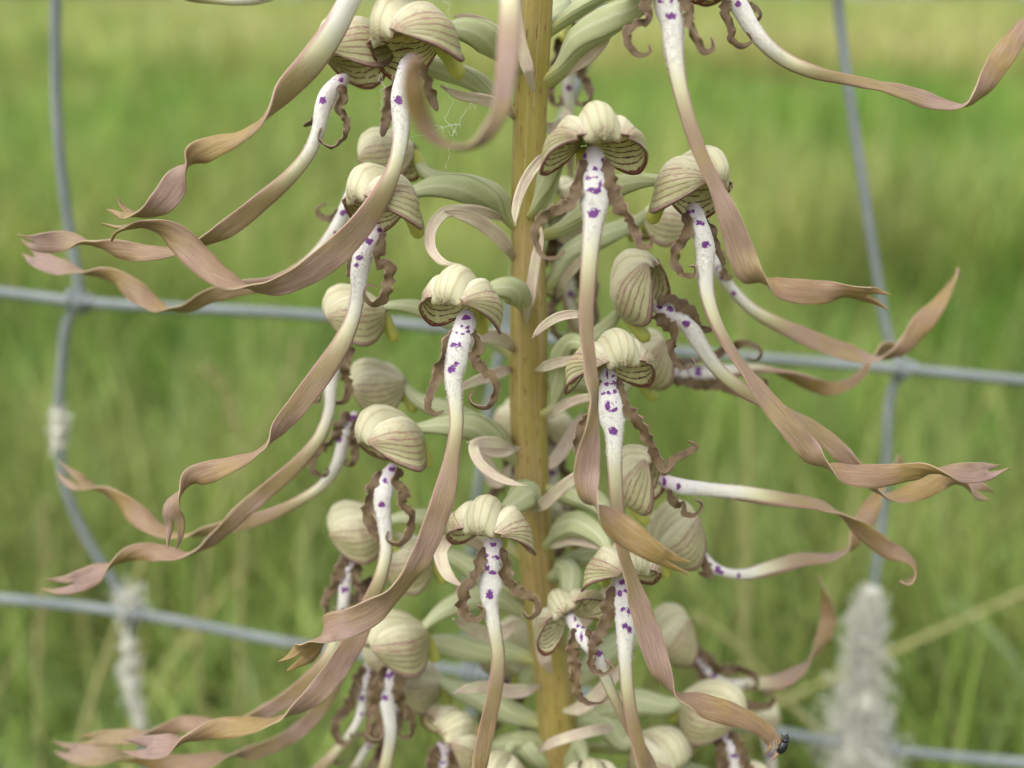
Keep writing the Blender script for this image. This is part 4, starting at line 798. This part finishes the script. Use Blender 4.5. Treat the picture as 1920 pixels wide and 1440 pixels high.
flower((726, 818), -60, 0, 8, 1.03, .35, ovary=[(840, 798), (890, 798), (930, 818), (955, 850)], ow=52, hairs=700, base=880,
  lip=[(738, 872, 0, 32), (730, 895, 1, 34), (720, 920, 2, 36), (717, 950, 2, 32), (722, 990, 2, 27), (724, 1030, 2, 25), (714, 1080, 2, 25), (694, 1130, 1, 32), (664, 1200, 1, 48, 5), (625, 1262, 0, 50, 10), (575, 1316, 0, 44, 35), (524, 1346, -1, 40, 95), (465, 1360, -1, 46, 150), (405, 1368, -2, 44, 185), (362, 1384, -2, 40, 240), (315, 1398, -2, 52, 335), (265, 1402, -3, 46, 352), (228, 1398, -4, 22, 365)], fork=.06,
  spots=[(735, 880, 7, 5), (722, 902, 6, 6), (715, 946, 8, 7)],
  lobes=[[(716, 885, 1, 16, 0), (702, 905, 2, 20, 0), (694, 930, 2, 22, 0), (692, 965, 2, 24, 0), (700, 995, 2, 22, 0), (712, 1015, 2, 14, 30)], [(752, 880, 2, 16, 0), (742, 905, 3, 20, 10), (756, 920, 3, 22, 0), (752, 945, 3, 18, 0), (770, 968, 3, 18, 0), (766, 1000, 3, 16, 0), (748, 1020, 3, 12, 30), (726, 1012, 3, 9, 60), (728, 996, 3, 7, 60)]])
flower((668, 988), -92, -8, 2, .98, .2, ovary=[(780, 970), (840, 978), (900, 1000)], ow=42, hairs=200, base=1060,
  lip=[(664, 1040, 0, 20), (654, 1065, 1, 24), (648, 1095, 1, 24), (644, 1130, 1, 22), (636, 1180, 0, 22), (612, 1240, 0, 28), (570, 1286, -1, 34, 10), (520, 1322, -1, 34, 20), (462, 1348, -2, 30, 60), (400, 1356, -3, 34, 130), (345, 1358, -4, 36, 170), (300, 1372, -4, 32, 230), (250, 1380, -5, 36, 330), (190, 1384, -6, 30, 350), (142, 1388, -7, 16, 360)], fork=.05, wl=.75)
flower((760, 1048), -98, -12, 0, .95, .2, z=-36, ovary=[(850, 1045), (900, 1070), (960, 1105)], ow=40, hairs=100, base=1140,
  lip=[(708, 1085, 0, 20), (692, 1110, 1, 22), (682, 1135, 1, 22), (665, 1190, 0, 20), (640, 1260, -1, 22), (600, 1330, -2, 28), (545, 1380, -3, 34, 20), (480, 1408, -4, 38, 40), (410, 1420, -5, 40, 120), (340, 1432, -6, 40, 170), (270, 1430, -7, 38, 230), (200, 1418, -8, 48, 330), (150, 1414, -9, 44, 352), (94, 1398, -10, 14, 365)], fork=.05, wl=.7)
flower((740, 1194), -74, -4, 4, 1.03, .25, ovary=[(840, 1140), (885, 1120), (930, 1120)], ow=46, hairs=400, base=1180,
  lip=[(736, 1245, 0, 26), (732, 1270, 1, 28), (726, 1300, 1, 32), (728, 1330, 1, 28), (732, 1370, 1, 25), (726, 1420, 0, 24), (705, 1490, -1, 28), (660, 1560, -2, 38, 40), (600, 1600, -3, 40, 130)],
  spots=[(728, 1268, 7, 6), (735, 1262, 4, 6), (722, 1308, 7, 6)])
flower((725, 1225), -88, -14, 0, .85, .2, z=-44, ovary=[(830, 1208), (890, 1215), (950, 1222)], ow=48, hairs=100, base=1245,
  lip=[(694, 1245, 2, 20), (686, 1275, 4, 20), (680, 1305, 4, 20), (676, 1340, 4, 18), (650, 1385, 3, 18), (600, 1440, 2, 22), (540, 1490, 0, 30, 60)])
flower((786, 1276), -104, -6, 0, .85, .2, z=-50, ovary=[(850, 1290), (910, 1310), (970, 1340)], ow=48, hairs=0, base=1370,
  lip=[(750, 1320, 0, 18), (738, 1345, 1, 18), (715, 1375, 1, 16), (690, 1400, 0, 16), (660, 1450, 0, 20), (620, 1500, 0, 26, 70)])
flower((850, 1378), -34, 36, -30, .95, .45, z=-34, ovary=[(900, 1420), (950, 1400), (1000, 1390)], ow=50, hairs=100, base=1420, spur=False)
# hood behind, upper left
flower((724, 290), -104, -14, 4, .93, .2, z=-20, ovary=[(800, 325), (850, 340), (910, 355), (950, 400)], ow=34, hairs=200, base=470,
  lip=[(668, 335, 0, 22), (655, 370, 1, 22), (640, 410, 1, 26), (622, 442, 1, 26), (595, 475, 0, 24), (560, 505, -1, 24), (510, 530, -1, 26, 10), (450, 540, -2, 34, 15), (392, 556, -3, 36, 20), (340, 578, -3, 34, 60), (298, 576, -4, 40, 130), (252, 544, -5, 46, 170), (208, 516, -6, 32, 215), (160, 512, -7, 28, 260), (110, 502, -8, 42, 330), (66, 482, -9, 38, 350), (40, 458, -10, 14, 360)], fork=.05,
  lobes=[[(640, 395, 1, 14, 0), (628, 408, 1, 16, 20), (606, 408, 1, 12, 40), (594, 394, 1, 10, 60), (612, 382, 1, 9, 70)], None])
# behind the stem and to the right, out of focus
flower((1066, 40), 172, -10, 0, .85, .2, base=110, hairs=0)
flower((1056, 372), 160, -20, 0, .85, .2, base=440, hairs=0)
flower((1062, 428), 130, -20, 0, .85, .2, z=-44, base=520, hairs=0)
flower((972, 790), 196, -20, 0, .95, .2, base=860, hairs=0)
flower((1034, 800), 150, -25, 0, .85, .2, z=-50, base=880, hairs=0)
flower((964, 1208), 205, 48, 0, 1.0, .2, z=-52, base=1290, hairs=0)
flower((1030, 965), 168, -30, 0, .9, .2, z=-56, base=1030, hairs=0)
flower((1256, 1182), 105, 50, 0, .98, .15, z=-48, ovary=[(1180, 1200), (1120, 1240), (1075, 1280)], ow=46, hairs=100, base=1290,
  lip=[(1296, 1218, 0, 20), (1312, 1236, 0, 20), (1330, 1262, -1, 18), (1360, 1280, -2, 18), (1410, 1282, -4, 24, 10), (1465, 1276, -6, 32, 30), (1512, 1246, -8, 34, 70), (1540, 1205, -9, 34, 140), (1552, 1165, -10, 34, 190), (1546, 1120, -11, 38, 240), (1536, 1080, -12, 14, 300)], fork=0)
flower((1340, 1326), 64, -8, 0, 1.08, .2, z=-38, ovary=[(1260, 1320), (1190, 1318), (1120, 1340)], ow=50, hairs=200, base=1390,
  lip=[(1355, 1370, 0, 26), (1366, 1395, 1, 28), (1374, 1420, 1, 30), (1382, 1460, 1, 26), (1400, 1510, 0, 24), (1440, 1560, -2, 32, 60), (1500, 1590, -4, 38, 140)],
  spots=[(1368, 1384, 6, 6), (1376, 1418, 7, 6)])
flower((1242, 1410), 42, -6, 0, 1.0, .25, z=-34, ovary=[(1170, 1390), (1130, 1355), (1090, 1350)], ow=50, hairs=100, base=1400)
flower((1395, 1470), 80, -6, 0, .95, .25, z=-44, hairs=0, base=1500)
flower((1440, 1340), 118, -8, 0, .5, .2, z=-74, hairs=0, base=1400, lobes=[None, None], ovary=[(1330, 1370), (1200, 1400)], ow=30)
flower((930, 1452), -26, -8, 0, .95, .35, z=-32, hairs=0, base=1470)
flower((1110, 1470), 10, -8, 0, .95, .35, z=-26, hairs=0, base=1500)
flower((800, 1500), -78, -8, 0, .95, .2, z=-44, hairs=0, base=1510)
# flowers just above the picture whose lips hang into it
flower((1245, -70), 20, -6, 0, 1.05, .5, z=12, ovary=[(1200, 0), (1140, 42), (1088, 78), (1050, 130)], ow=56, hairs=700, base=170,
  lip=[(1244, -50, 0, 38), (1246, -15, 1, 44), (1250, 10, 1, 48), (1260, 40, 1, 44), (1263, 90, 1, 38), (1272, 150, 1, 31), (1288, 215, 1, 28), (1312, 285, 1, 29, 10), (1342, 350, 1, 34, 20), (1368, 412, 1, 48, 8), (1388, 470, 0, 58, 0), (1408, 512, 0, 58, -25), (1440, 532, -1, 56, -100), (1495, 546, -2, 56, -165), (1545, 548, -3, 50, -180), (1595, 548, -4, 34, -215), (1638, 556, -5, 40, -205), (1668, 572, -6, 26, -200)], fork=.06,
  spots=[(1238, 2, 6, 5), (1258, 2, 6, 5), (1259, 30, 11, 7)],
  lobes=[[(1225, -20, 1, 16, 0), (1212, 12, 2, 22, 0), (1216, 30, 2, 18, 0), (1190, 48, 3, 18, 0), (1176, 62, 3, 18, 0), (1182, 90, 3, 15, 20), (1200, 104, 3, 13, 50), (1220, 96, 3, 11, 60), (1218, 84, 3, 8, 70)], [(1272, -10, 1, 18, 0), (1290, 20, 2, 22, 0), (1294, 50, 3, 18, 0), (1308, 78, 3, 18, 0), (1322, 98, 3, 14, 30), (1338, 90, 3, 13, 50), (1334, 70, 3, 9, 60)]])
flower((1330, -60), 58, -8, 0, 1.0, .3, z=-2, base=90, hairs=400,
  lip=[(1350, -25, 0, 28), (1368, -8, 1, 32), (1388, 15, 1, 34), (1405, 45, 1, 31), (1432, 80, 1, 28), (1472, 112, 0, 27), (1525, 135, 0, 25), (1580, 148, -1, 22, 25), (1640, 160, -2, 30, 45), (1700, 176, -3, 36, 40), (1760, 194, -3, 36, 40), (1805, 198, -3, 34, 78), (1840, 168, -4, 44, 140), (1872, 118, -5, 50, 168), (1905, 70, -6, 46, 190), (1940, 20, -7, 36, 250), (1960, -30, -8, 30, 300)], fork=0,
  spots=[(1384, 8, 7, 6)],
  lobes=[[(1362, -4, 1, 16, 0), (1360, 25, 2, 18, 0), (1370, 50, 2, 16, 20), (1372, 72, 2, 14, 0), (1392, 86, 2, 12, 40), (1410, 76, 2, 10, 60), (1402, 60, 2, 9, 70)], [(1400, 8, 1, 12, 0), (1416, 14, 0, 14, 20), (1424, 28, 0, 12, 40), (1412, 42, 0, 9, 60)]])
flower((700, -120), -58, -8, 0, 1.0, .3, z=10, base=-10, hairs=0, lobes=[None, None], spots=None,
  lip=[(704, -95, 0, 34), (692, -60, 1, 34), (672, -25, 1, 36), (656, 2, 1, 40, 10), (628, 55, 1, 46, 15), (585, 116, 1, 50, 12), (535, 170, 0, 46, 25), (495, 222, 0, 30, 85), (450, 256, 0, 40, 130), (400, 276, -1, 50, 165), (362, 294, -1, 50, 205), (350, 312, -1, 40, 265), (332, 342, -2, 56, 340), (304, 378, -2, 52, 370), (268, 402, -3, 38, 420), (236, 400, -4, 34, 480), (208, 376, -5, 30, 520)], fork=.05)
flower((948, -150), -10, -8, 0, 1.0, .4, z=24, base=-40, hairs=0, lobes=[None, None],
  lip=[(950, -125, 2, 34), (952, -90, 6, 36), (954, -45, 10, 38), (956, 10, 14, 40), (954, 80, 18, 44), (946, 160, 20, 42), (932, 220, 21, 36, 20), (905, 258, 22, 34, 50), (868, 276, 24, 36, 70), (826, 262, 26, 42, 95), (795, 226, 28, 52, 150), (778, 178, 30, 50, 170), (776, 135, 31, 40, 180), (784, 108, 32, 22, 190)], fork=0)
flower((560, -110), -84, -8, 0, .95, .2, z=-10, base=-20, hairs=0, lobes=[None, None], ovary=[(680, -110), (800, -90), (920, -60)],
  lip=[(555, -80, 0, 24), (545, -50, 0, 24), (520, -20, 0, 26), (480, -4, -1, 28, 30), (440, 0, -2, 22, 30), (395, -2, -3, 20, 30), (350, -6, -4, 20, 60), (310, -22, -5, 24, 130)], fork=0)

# --- bracts --------------------------------------------------------------------------
for b in ([(968, 222, -10, 20), (945, 200, -6, 22), (905, 186, -2, 22, 10), (862, 178, 1, 18, 20), (826, 160, 3, 10, 30)],
          [(962, 412, -14, 20, 20), (915, 400, -10, 24, 10), (870, 394, -6, 22), (832, 400, -3, 22), (808, 432, -1, 22), (808, 465, 0, 20), (828, 490, 1, 15), (866, 496, 2, 8)],
          [(965, 490, -16, 22, 10), (945, 455, -12, 26), (905, 420, -8, 28), (868, 404, -5, 22), (832, 396, -3, 10)],
          [(1040, 300, 0, 14, 20), (1030, 292, 1, 18), (1005, 310, 3, 20), (982, 345, 3, 20), (968, 390, 3, 17), (966, 424, 3, 8)],
          [(987, 606, -12, 26), (990, 570, -11, 26), (998, 530, -10, 22), (1005, 485, -9, 20), (1012, 445, -9, 15), (1004, 404, -9, 8)],
          [(1105, 600, -4, 16), (1080, 590, -4, 17), (1048, 594, -4, 18), (1018, 612, -5, 15), (997, 636, -5, 6)],
          [(1004, 694, -15, 20), (1040, 682, -11, 20), (1080, 674, -8, 18), (1112, 668, -6, 12)],
          [(1026, 784, -20, 20), (1058, 760, -15, 20), (1090, 748, -11, 18), (1125, 742, -8, 10)],
          [(998, 962, -20, 24), (1030, 936, -16, 24), (1062, 908, -12, 24), (1095, 884, -9, 16)],
          [(978, 850, -18, 12), (930, 830, -14, 22), (890, 836, -10, 22), (900, 868, -7, 20), (940, 898, -5, 16), (992, 912, -4, 6)],
          [(975, 840, -18, 18), (930, 846, -16, 24), (888, 832, -14, 18), (876, 830, -13, 8)],
          [(1026, 1030, -26, 18), (1060, 1014, -22, 20), (1100, 1018, -18, 16), (1130, 1030, -15, 8)],
          [(960, 1060, -26, 20), (900, 1020, -20, 22), (850, 1008, -15, 22), (826, 1035, -11, 26), (838, 1075, -9, 22), (875, 1104, -8, 8)],
          [(1008, 1424, -32, 10), (1024, 1400, -30, 18), (1060, 1384, -27, 20), (1104, 1372, -28, 20), (1150, 1366, -36, 16)],
          [(1034, 1268, -27, 34), (1020, 1230, -27, 26), (1010, 1180, -26, 22), (1006, 1120, -26, 10)],
          [(968, 664, -20, 18), (940, 634, -16, 26), (905, 632, -12, 24), (880, 648, -9, 10)],
          [(1002, 165, -4, 32), (990, 130, -3, 26), (978, 80, -2, 20), (970, 20, -1, 14), (968, -20, 0, 8)],
          [(1034, 160, -10, 14), (1065, 132, -7, 20), (1105, 108, -4, 20), (1132, 78, -2, 18), (1150, 40, 0, 10)],
          [(1010, 230, -10, 14), (1040, 240, -16, 26), (1062, 226, -20, 26), (1056, 200, -22, 12)],
          [(1045, 560, -24, 18), (1062, 520, -20, 20), (1090, 490, -16, 18), (1120, 470, -13, 10)],
          [(970, 120, -12, 22), (930, 60, -8, 24), (890, 36, -5, 18), (850, 30, -3, 10)],
          [(970, 690, -22, 18), (930, 700, -18, 22), (880, 720, -14, 18), (850, 736, -11, 8)],
          [(980, 1160, -28, 18), (930, 1190, -24, 28), (880, 1176, -19, 24), (850, 1160, -15, 10)],
          [(1020, 1290, -34, 20), (960, 1296, -28, 26), (900, 1288, -22, 22), (850, 1300, -17, 10)],
          [(1060, 1230, -34, 20), (1090, 1170, -32, 26), (1130, 1120, -30, 22), (1150, 1080, -28, 10)],
          [(1050, 1340, -34, 20), (1100, 1320, -30, 26), (1150, 1270, -27, 22), (1190, 1230, -25, 10)],
          [(1010, 890, -26, 16), (1050, 850, -30, 26), (1080, 800, -32, 22), (1094, 770, -33, 8)],
          [(960, 870, -30, 20), (930, 900, -34, 30), (905, 860, -36, 26), (880, 840, -37, 10)]):
    bract(b)
# basal leaves, below the picture
for k in range(5):
    a = k * 1.31 + .3; w0 = np.array(v2w(foot)) + np.array([0, 0, .02]); d = np.array([math.cos(a), math.sin(a), 0]); Lf = .11 + .02 * (k % 3)
    Pw = np.array([w0 + d * s_ * Lf + np.array([0, 0, .075 * math.sin(s_ * 2.6) + .002]) for s_ in np.linspace(0, 1, 7)]); Pv = w2v(Pw)
    S, L = resample(spline(np.concatenate([Pv, np.array([[5], [12], [17], [18], [15], [9], [1.5]])], 1), 30))
    V, q, t, qm, tc = band(S[:, :3], S[:, 3], .5, np.full(30, R(80)), 8, .3, u=L/L[-1], slen=L); mk('leaf', V, q, t, [M_LEAF, M_LEAF], qm, {'tc': ('FLOAT_VECTOR', tc)}, parent=orchid, origin=v2w(S[0, :3]))

# ------------------------------------------------------------------ beetle on the lip tip
def beetle(cx, cy, z):
    s = NT('beetle_black'); n = s.noise(s.obj(), 2500, 2); mb = s.done(s.mix(n, (0.006, 0.006, 0.009), (0.014, 0.014, 0.018)), 0.28, n, 0.00006, 0.3, spec=0.6)
    c = px(cx, cy, z); ax = unit(np.array([.42, .88, .15])); n_ = unit(np.array([.9, -.42, .25])); n_ = unit(n_ - ax * (n_ @ ax)); sd = np.cross(ax, n_)
    root = None
    def ell(name, ctr, a, b, h, par=None):
        P = np.stack([c + ax * (ctr + a * k) for k in -np.cos(np.linspace(.12, np.pi - .12, 14))]); rr = np.sin(np.linspace(.12, np.pi - .12, 14)) ** .8
        th = np.linspace(0, 2*np.pi, 16, endpoint=False); V = P[:, None] + n_ * (np.maximum(np.sin(th), -.45)[None, :, None] * rr[:, None, None] * h) + sd * (np.cos(th)[None, :, None] * rr[:, None, None] * b)
        V = V.reshape(-1, 3); i = np.arange(13)[:, None]; j = np.arange(16)[None]; q = np.stack([i*16+j, i*16+(j+1) % 16, (i+1)*16+(j+1) % 16, (i+1)*16+j], -1).reshape(-1, 4)
        return mk(name, V, q, None, [mb], parent=par)
    root = empty('beetle', v2w(c)); tag(root, 'tiny black beetle clinging to the end of a brown lip', 'beetle')
    ell('wing_case', -.2, 1.45, 1.25, 1.1, root); ell('thorax', 1.25, .5, 1.0, .8, root); ell('head', 1.75, .35, .6, .5, root)
    for k, o in enumerate((-.6, .2, 1.0)):
        for sg in (-1, 1):
            p0 = c + ax * o + sd * sg * .85 - n_ * .3; P = spline(np.array([p0, p0 + sd*sg*.35 - n_*.15 + ax*(o-.2)*.2, p0 + sd*sg*.45 - n_*.6 + ax*(o-.2)*.4]), 8); V, q, t, m, tc = tube(P, np.linspace(.13, .06, 8), 6); mk('leg', V, q, t, [mb], parent=root)
    for sg in (-1, 1):
        p0 = c + ax * 1.95 + sd*sg*.25; P = spline(np.array([p0, p0 + ax*.25 + sd*sg*.2, p0 + ax*.35 + sd*sg*.4]), 8); V, q, t, m, tc = tube(P, np.array([.05]*5 + [.09, .12, .09]), 6); mk('antenna', V, q, t, [mb], parent=root)
beetle(1466, 1397, -4.0)

# ------------------------------------------------------------------ spider silk between the upper left flowers
def silk():
    s = NT('spider_silk'); m_ = s.done((0.8, 0.8, 0.78), 0.4, spec=0.5)
    L_ = [[(842, 160, 4), (845, 190, 3), (838, 220, 4), (856, 240, 5)], [(888, 190, 0), (870, 215, 3), (852, 236, 5)], [(856, 240, 5), (848, 262, 5), (842, 290, 4), (836, 322, 0)], [(852, 238, 5), (830, 240, 5), (790, 250, 5), (768, 262, 4)], [(856, 225, 4), (850, 250, 5), (846, 262, 5)], [(838, 0, 6), (842, 26, 6), (840, 60, 6), (838, 90, 6)], [(770, 225, 4), (800, 232, 5), (835, 244, 5)], [(705, 140, 5), (722, 170, 5), (735, 195, 5)], [(718, 150, 4), (715, 180, 4), (716, 210, 3)]]
    parts = []
    for l in L_:
        P = spline(np.array([px(*p) for p in l]), 40); P = P + smooth1(rng.normal(0, .55, (40, 3)), 8); parts.append(tube(P, np.full(40, .022), 5))
    V, q, t, m, tc = join(parts); o = mk('spider_silk', V, q, t, [m_]); tag(o, 'thin wispy spider silk between the two uppermost left flowers', 'spider silk')
silk()

# ------------------------------------------------------------------ single dry grass stalks beyond the fence
def mat_straw(name, c1, c2):
    s = NT(name); n = s.noise(s.obj(), 80, 3); return s.done(s.mix(n, c1, c2), 0.6, spec=0.2)
M_STRAW = mat_straw('dry_straw', (0.30, 0.28, 0.12), (0.24, 0.25, 0.085)); M_BLADE = mat_straw('pale_blade', (0.27, 0.34, 0.16), (0.22, 0.29, 0.12))
def stalk(label, pts, z, w, mat, head=0, cat='grass stalk', flat=False):
    C = [px(a, b, z + i * -3.0) for i, (a, b) in enumerate(pts)]; C.append(view_to_floor(C[-1] if pts[-1][1] > pts[0][1] else C[0])) 
    S, L = resample(spline(np.array(C), 60)); rr = np.full(60, w) * np.linspace(.6, 1.1, 60)
    root = mk('grass_stalk' if not flat else 'arching_grass', *((lambda b: (b[0], b[1], b[2]))(tube(S, rr, 8, ry=.3 if flat else 1.0))), [mat], origin=v2w(C[-1])); tag(root, label, cat)
    if head:
        r = np.random.default_rng(int(pts[0][0])); parts = []
        T0 = unit(S[0] - S[6])
        for k in range(head):
            f_ = k / head; p = S[0] - T0 * (f_ * 34 - 4) + r.normal(size=3) * 1.2; d = unit(T0 * 1.0 + r.normal(size=3) * .5); P = np.stack([p + d * a for a in np.linspace(0, 5.5, 7)])
            parts.append(tube(P, 1.0 * np.array([.3, .8, 1, 1, .8, .5, .15]), 6))
        V, q, t, m, tc = join(parts); mk('seed_head', V, q, t, [M_STRAW], parent=root)
stalk('pale dry grass stem leaning right, right of the long wool tuft', [(2010, 1070), (1880, 1130), (1700, 1210), (1500, 1300), (1330, 1380), (1230, 1430)], -290, 2.2, M_STRAW)
stalk('pale blue-green grass blade arching behind the dry stem on the right', [(1790, 1130), (1830, 1165), (1880, 1215), (1915, 1270), (1930, 1350), (1935, 1450)], -330, 4.0, M_BLADE, cat='grass blade', flat=True)
stalk('thin dry stem crossing behind the lowest right-hand flowers', [(1300, 1150), (1380, 1210), (1470, 1310), (1560, 1400), (1600, 1470)], -230, 2.0, M_STRAW)
stalk('tan seed head on a stem between the left wire and the flowers', [(400, 700), (440, 780), (452, 860), (455, 950), (450, 1200)], -300, 1.6, M_STRAW, head=26)
stalk('short tan seed head left of the paler wool strand', [(80, 960), (84, 1030), (78, 1100), (70, 1300)], -320, 1.8, M_STRAW, head=22)
stalk('straw-coloured stem leaning across the lower left wires', [(270, 1050), (235, 1140), (190, 1260), (150, 1400), (130, 1500)], -240, 2.2, M_STRAW)
stalk('faint dry stem standing behind the left lip ribbons', [(560, 640), (540, 720), (500, 800), (430, 900), (380, 1100)], -380, 1.8, M_STRAW, head=14)
stalk('dry stem with a small seed head behind the right wire crossing', [(1385, 560), (1392, 640), (1400, 760), (1405, 1000)], -360, 1.7, M_STRAW, head=20)
stalk('upright buff seed head beyond the right-hand lips', [(1385, 930), (1390, 1000), (1392, 1100), (1400, 1350)], -320, 1.6, M_STRAW, head=16)

for o in bpy.data.objects:
    if '_o' in o: del o['_o']
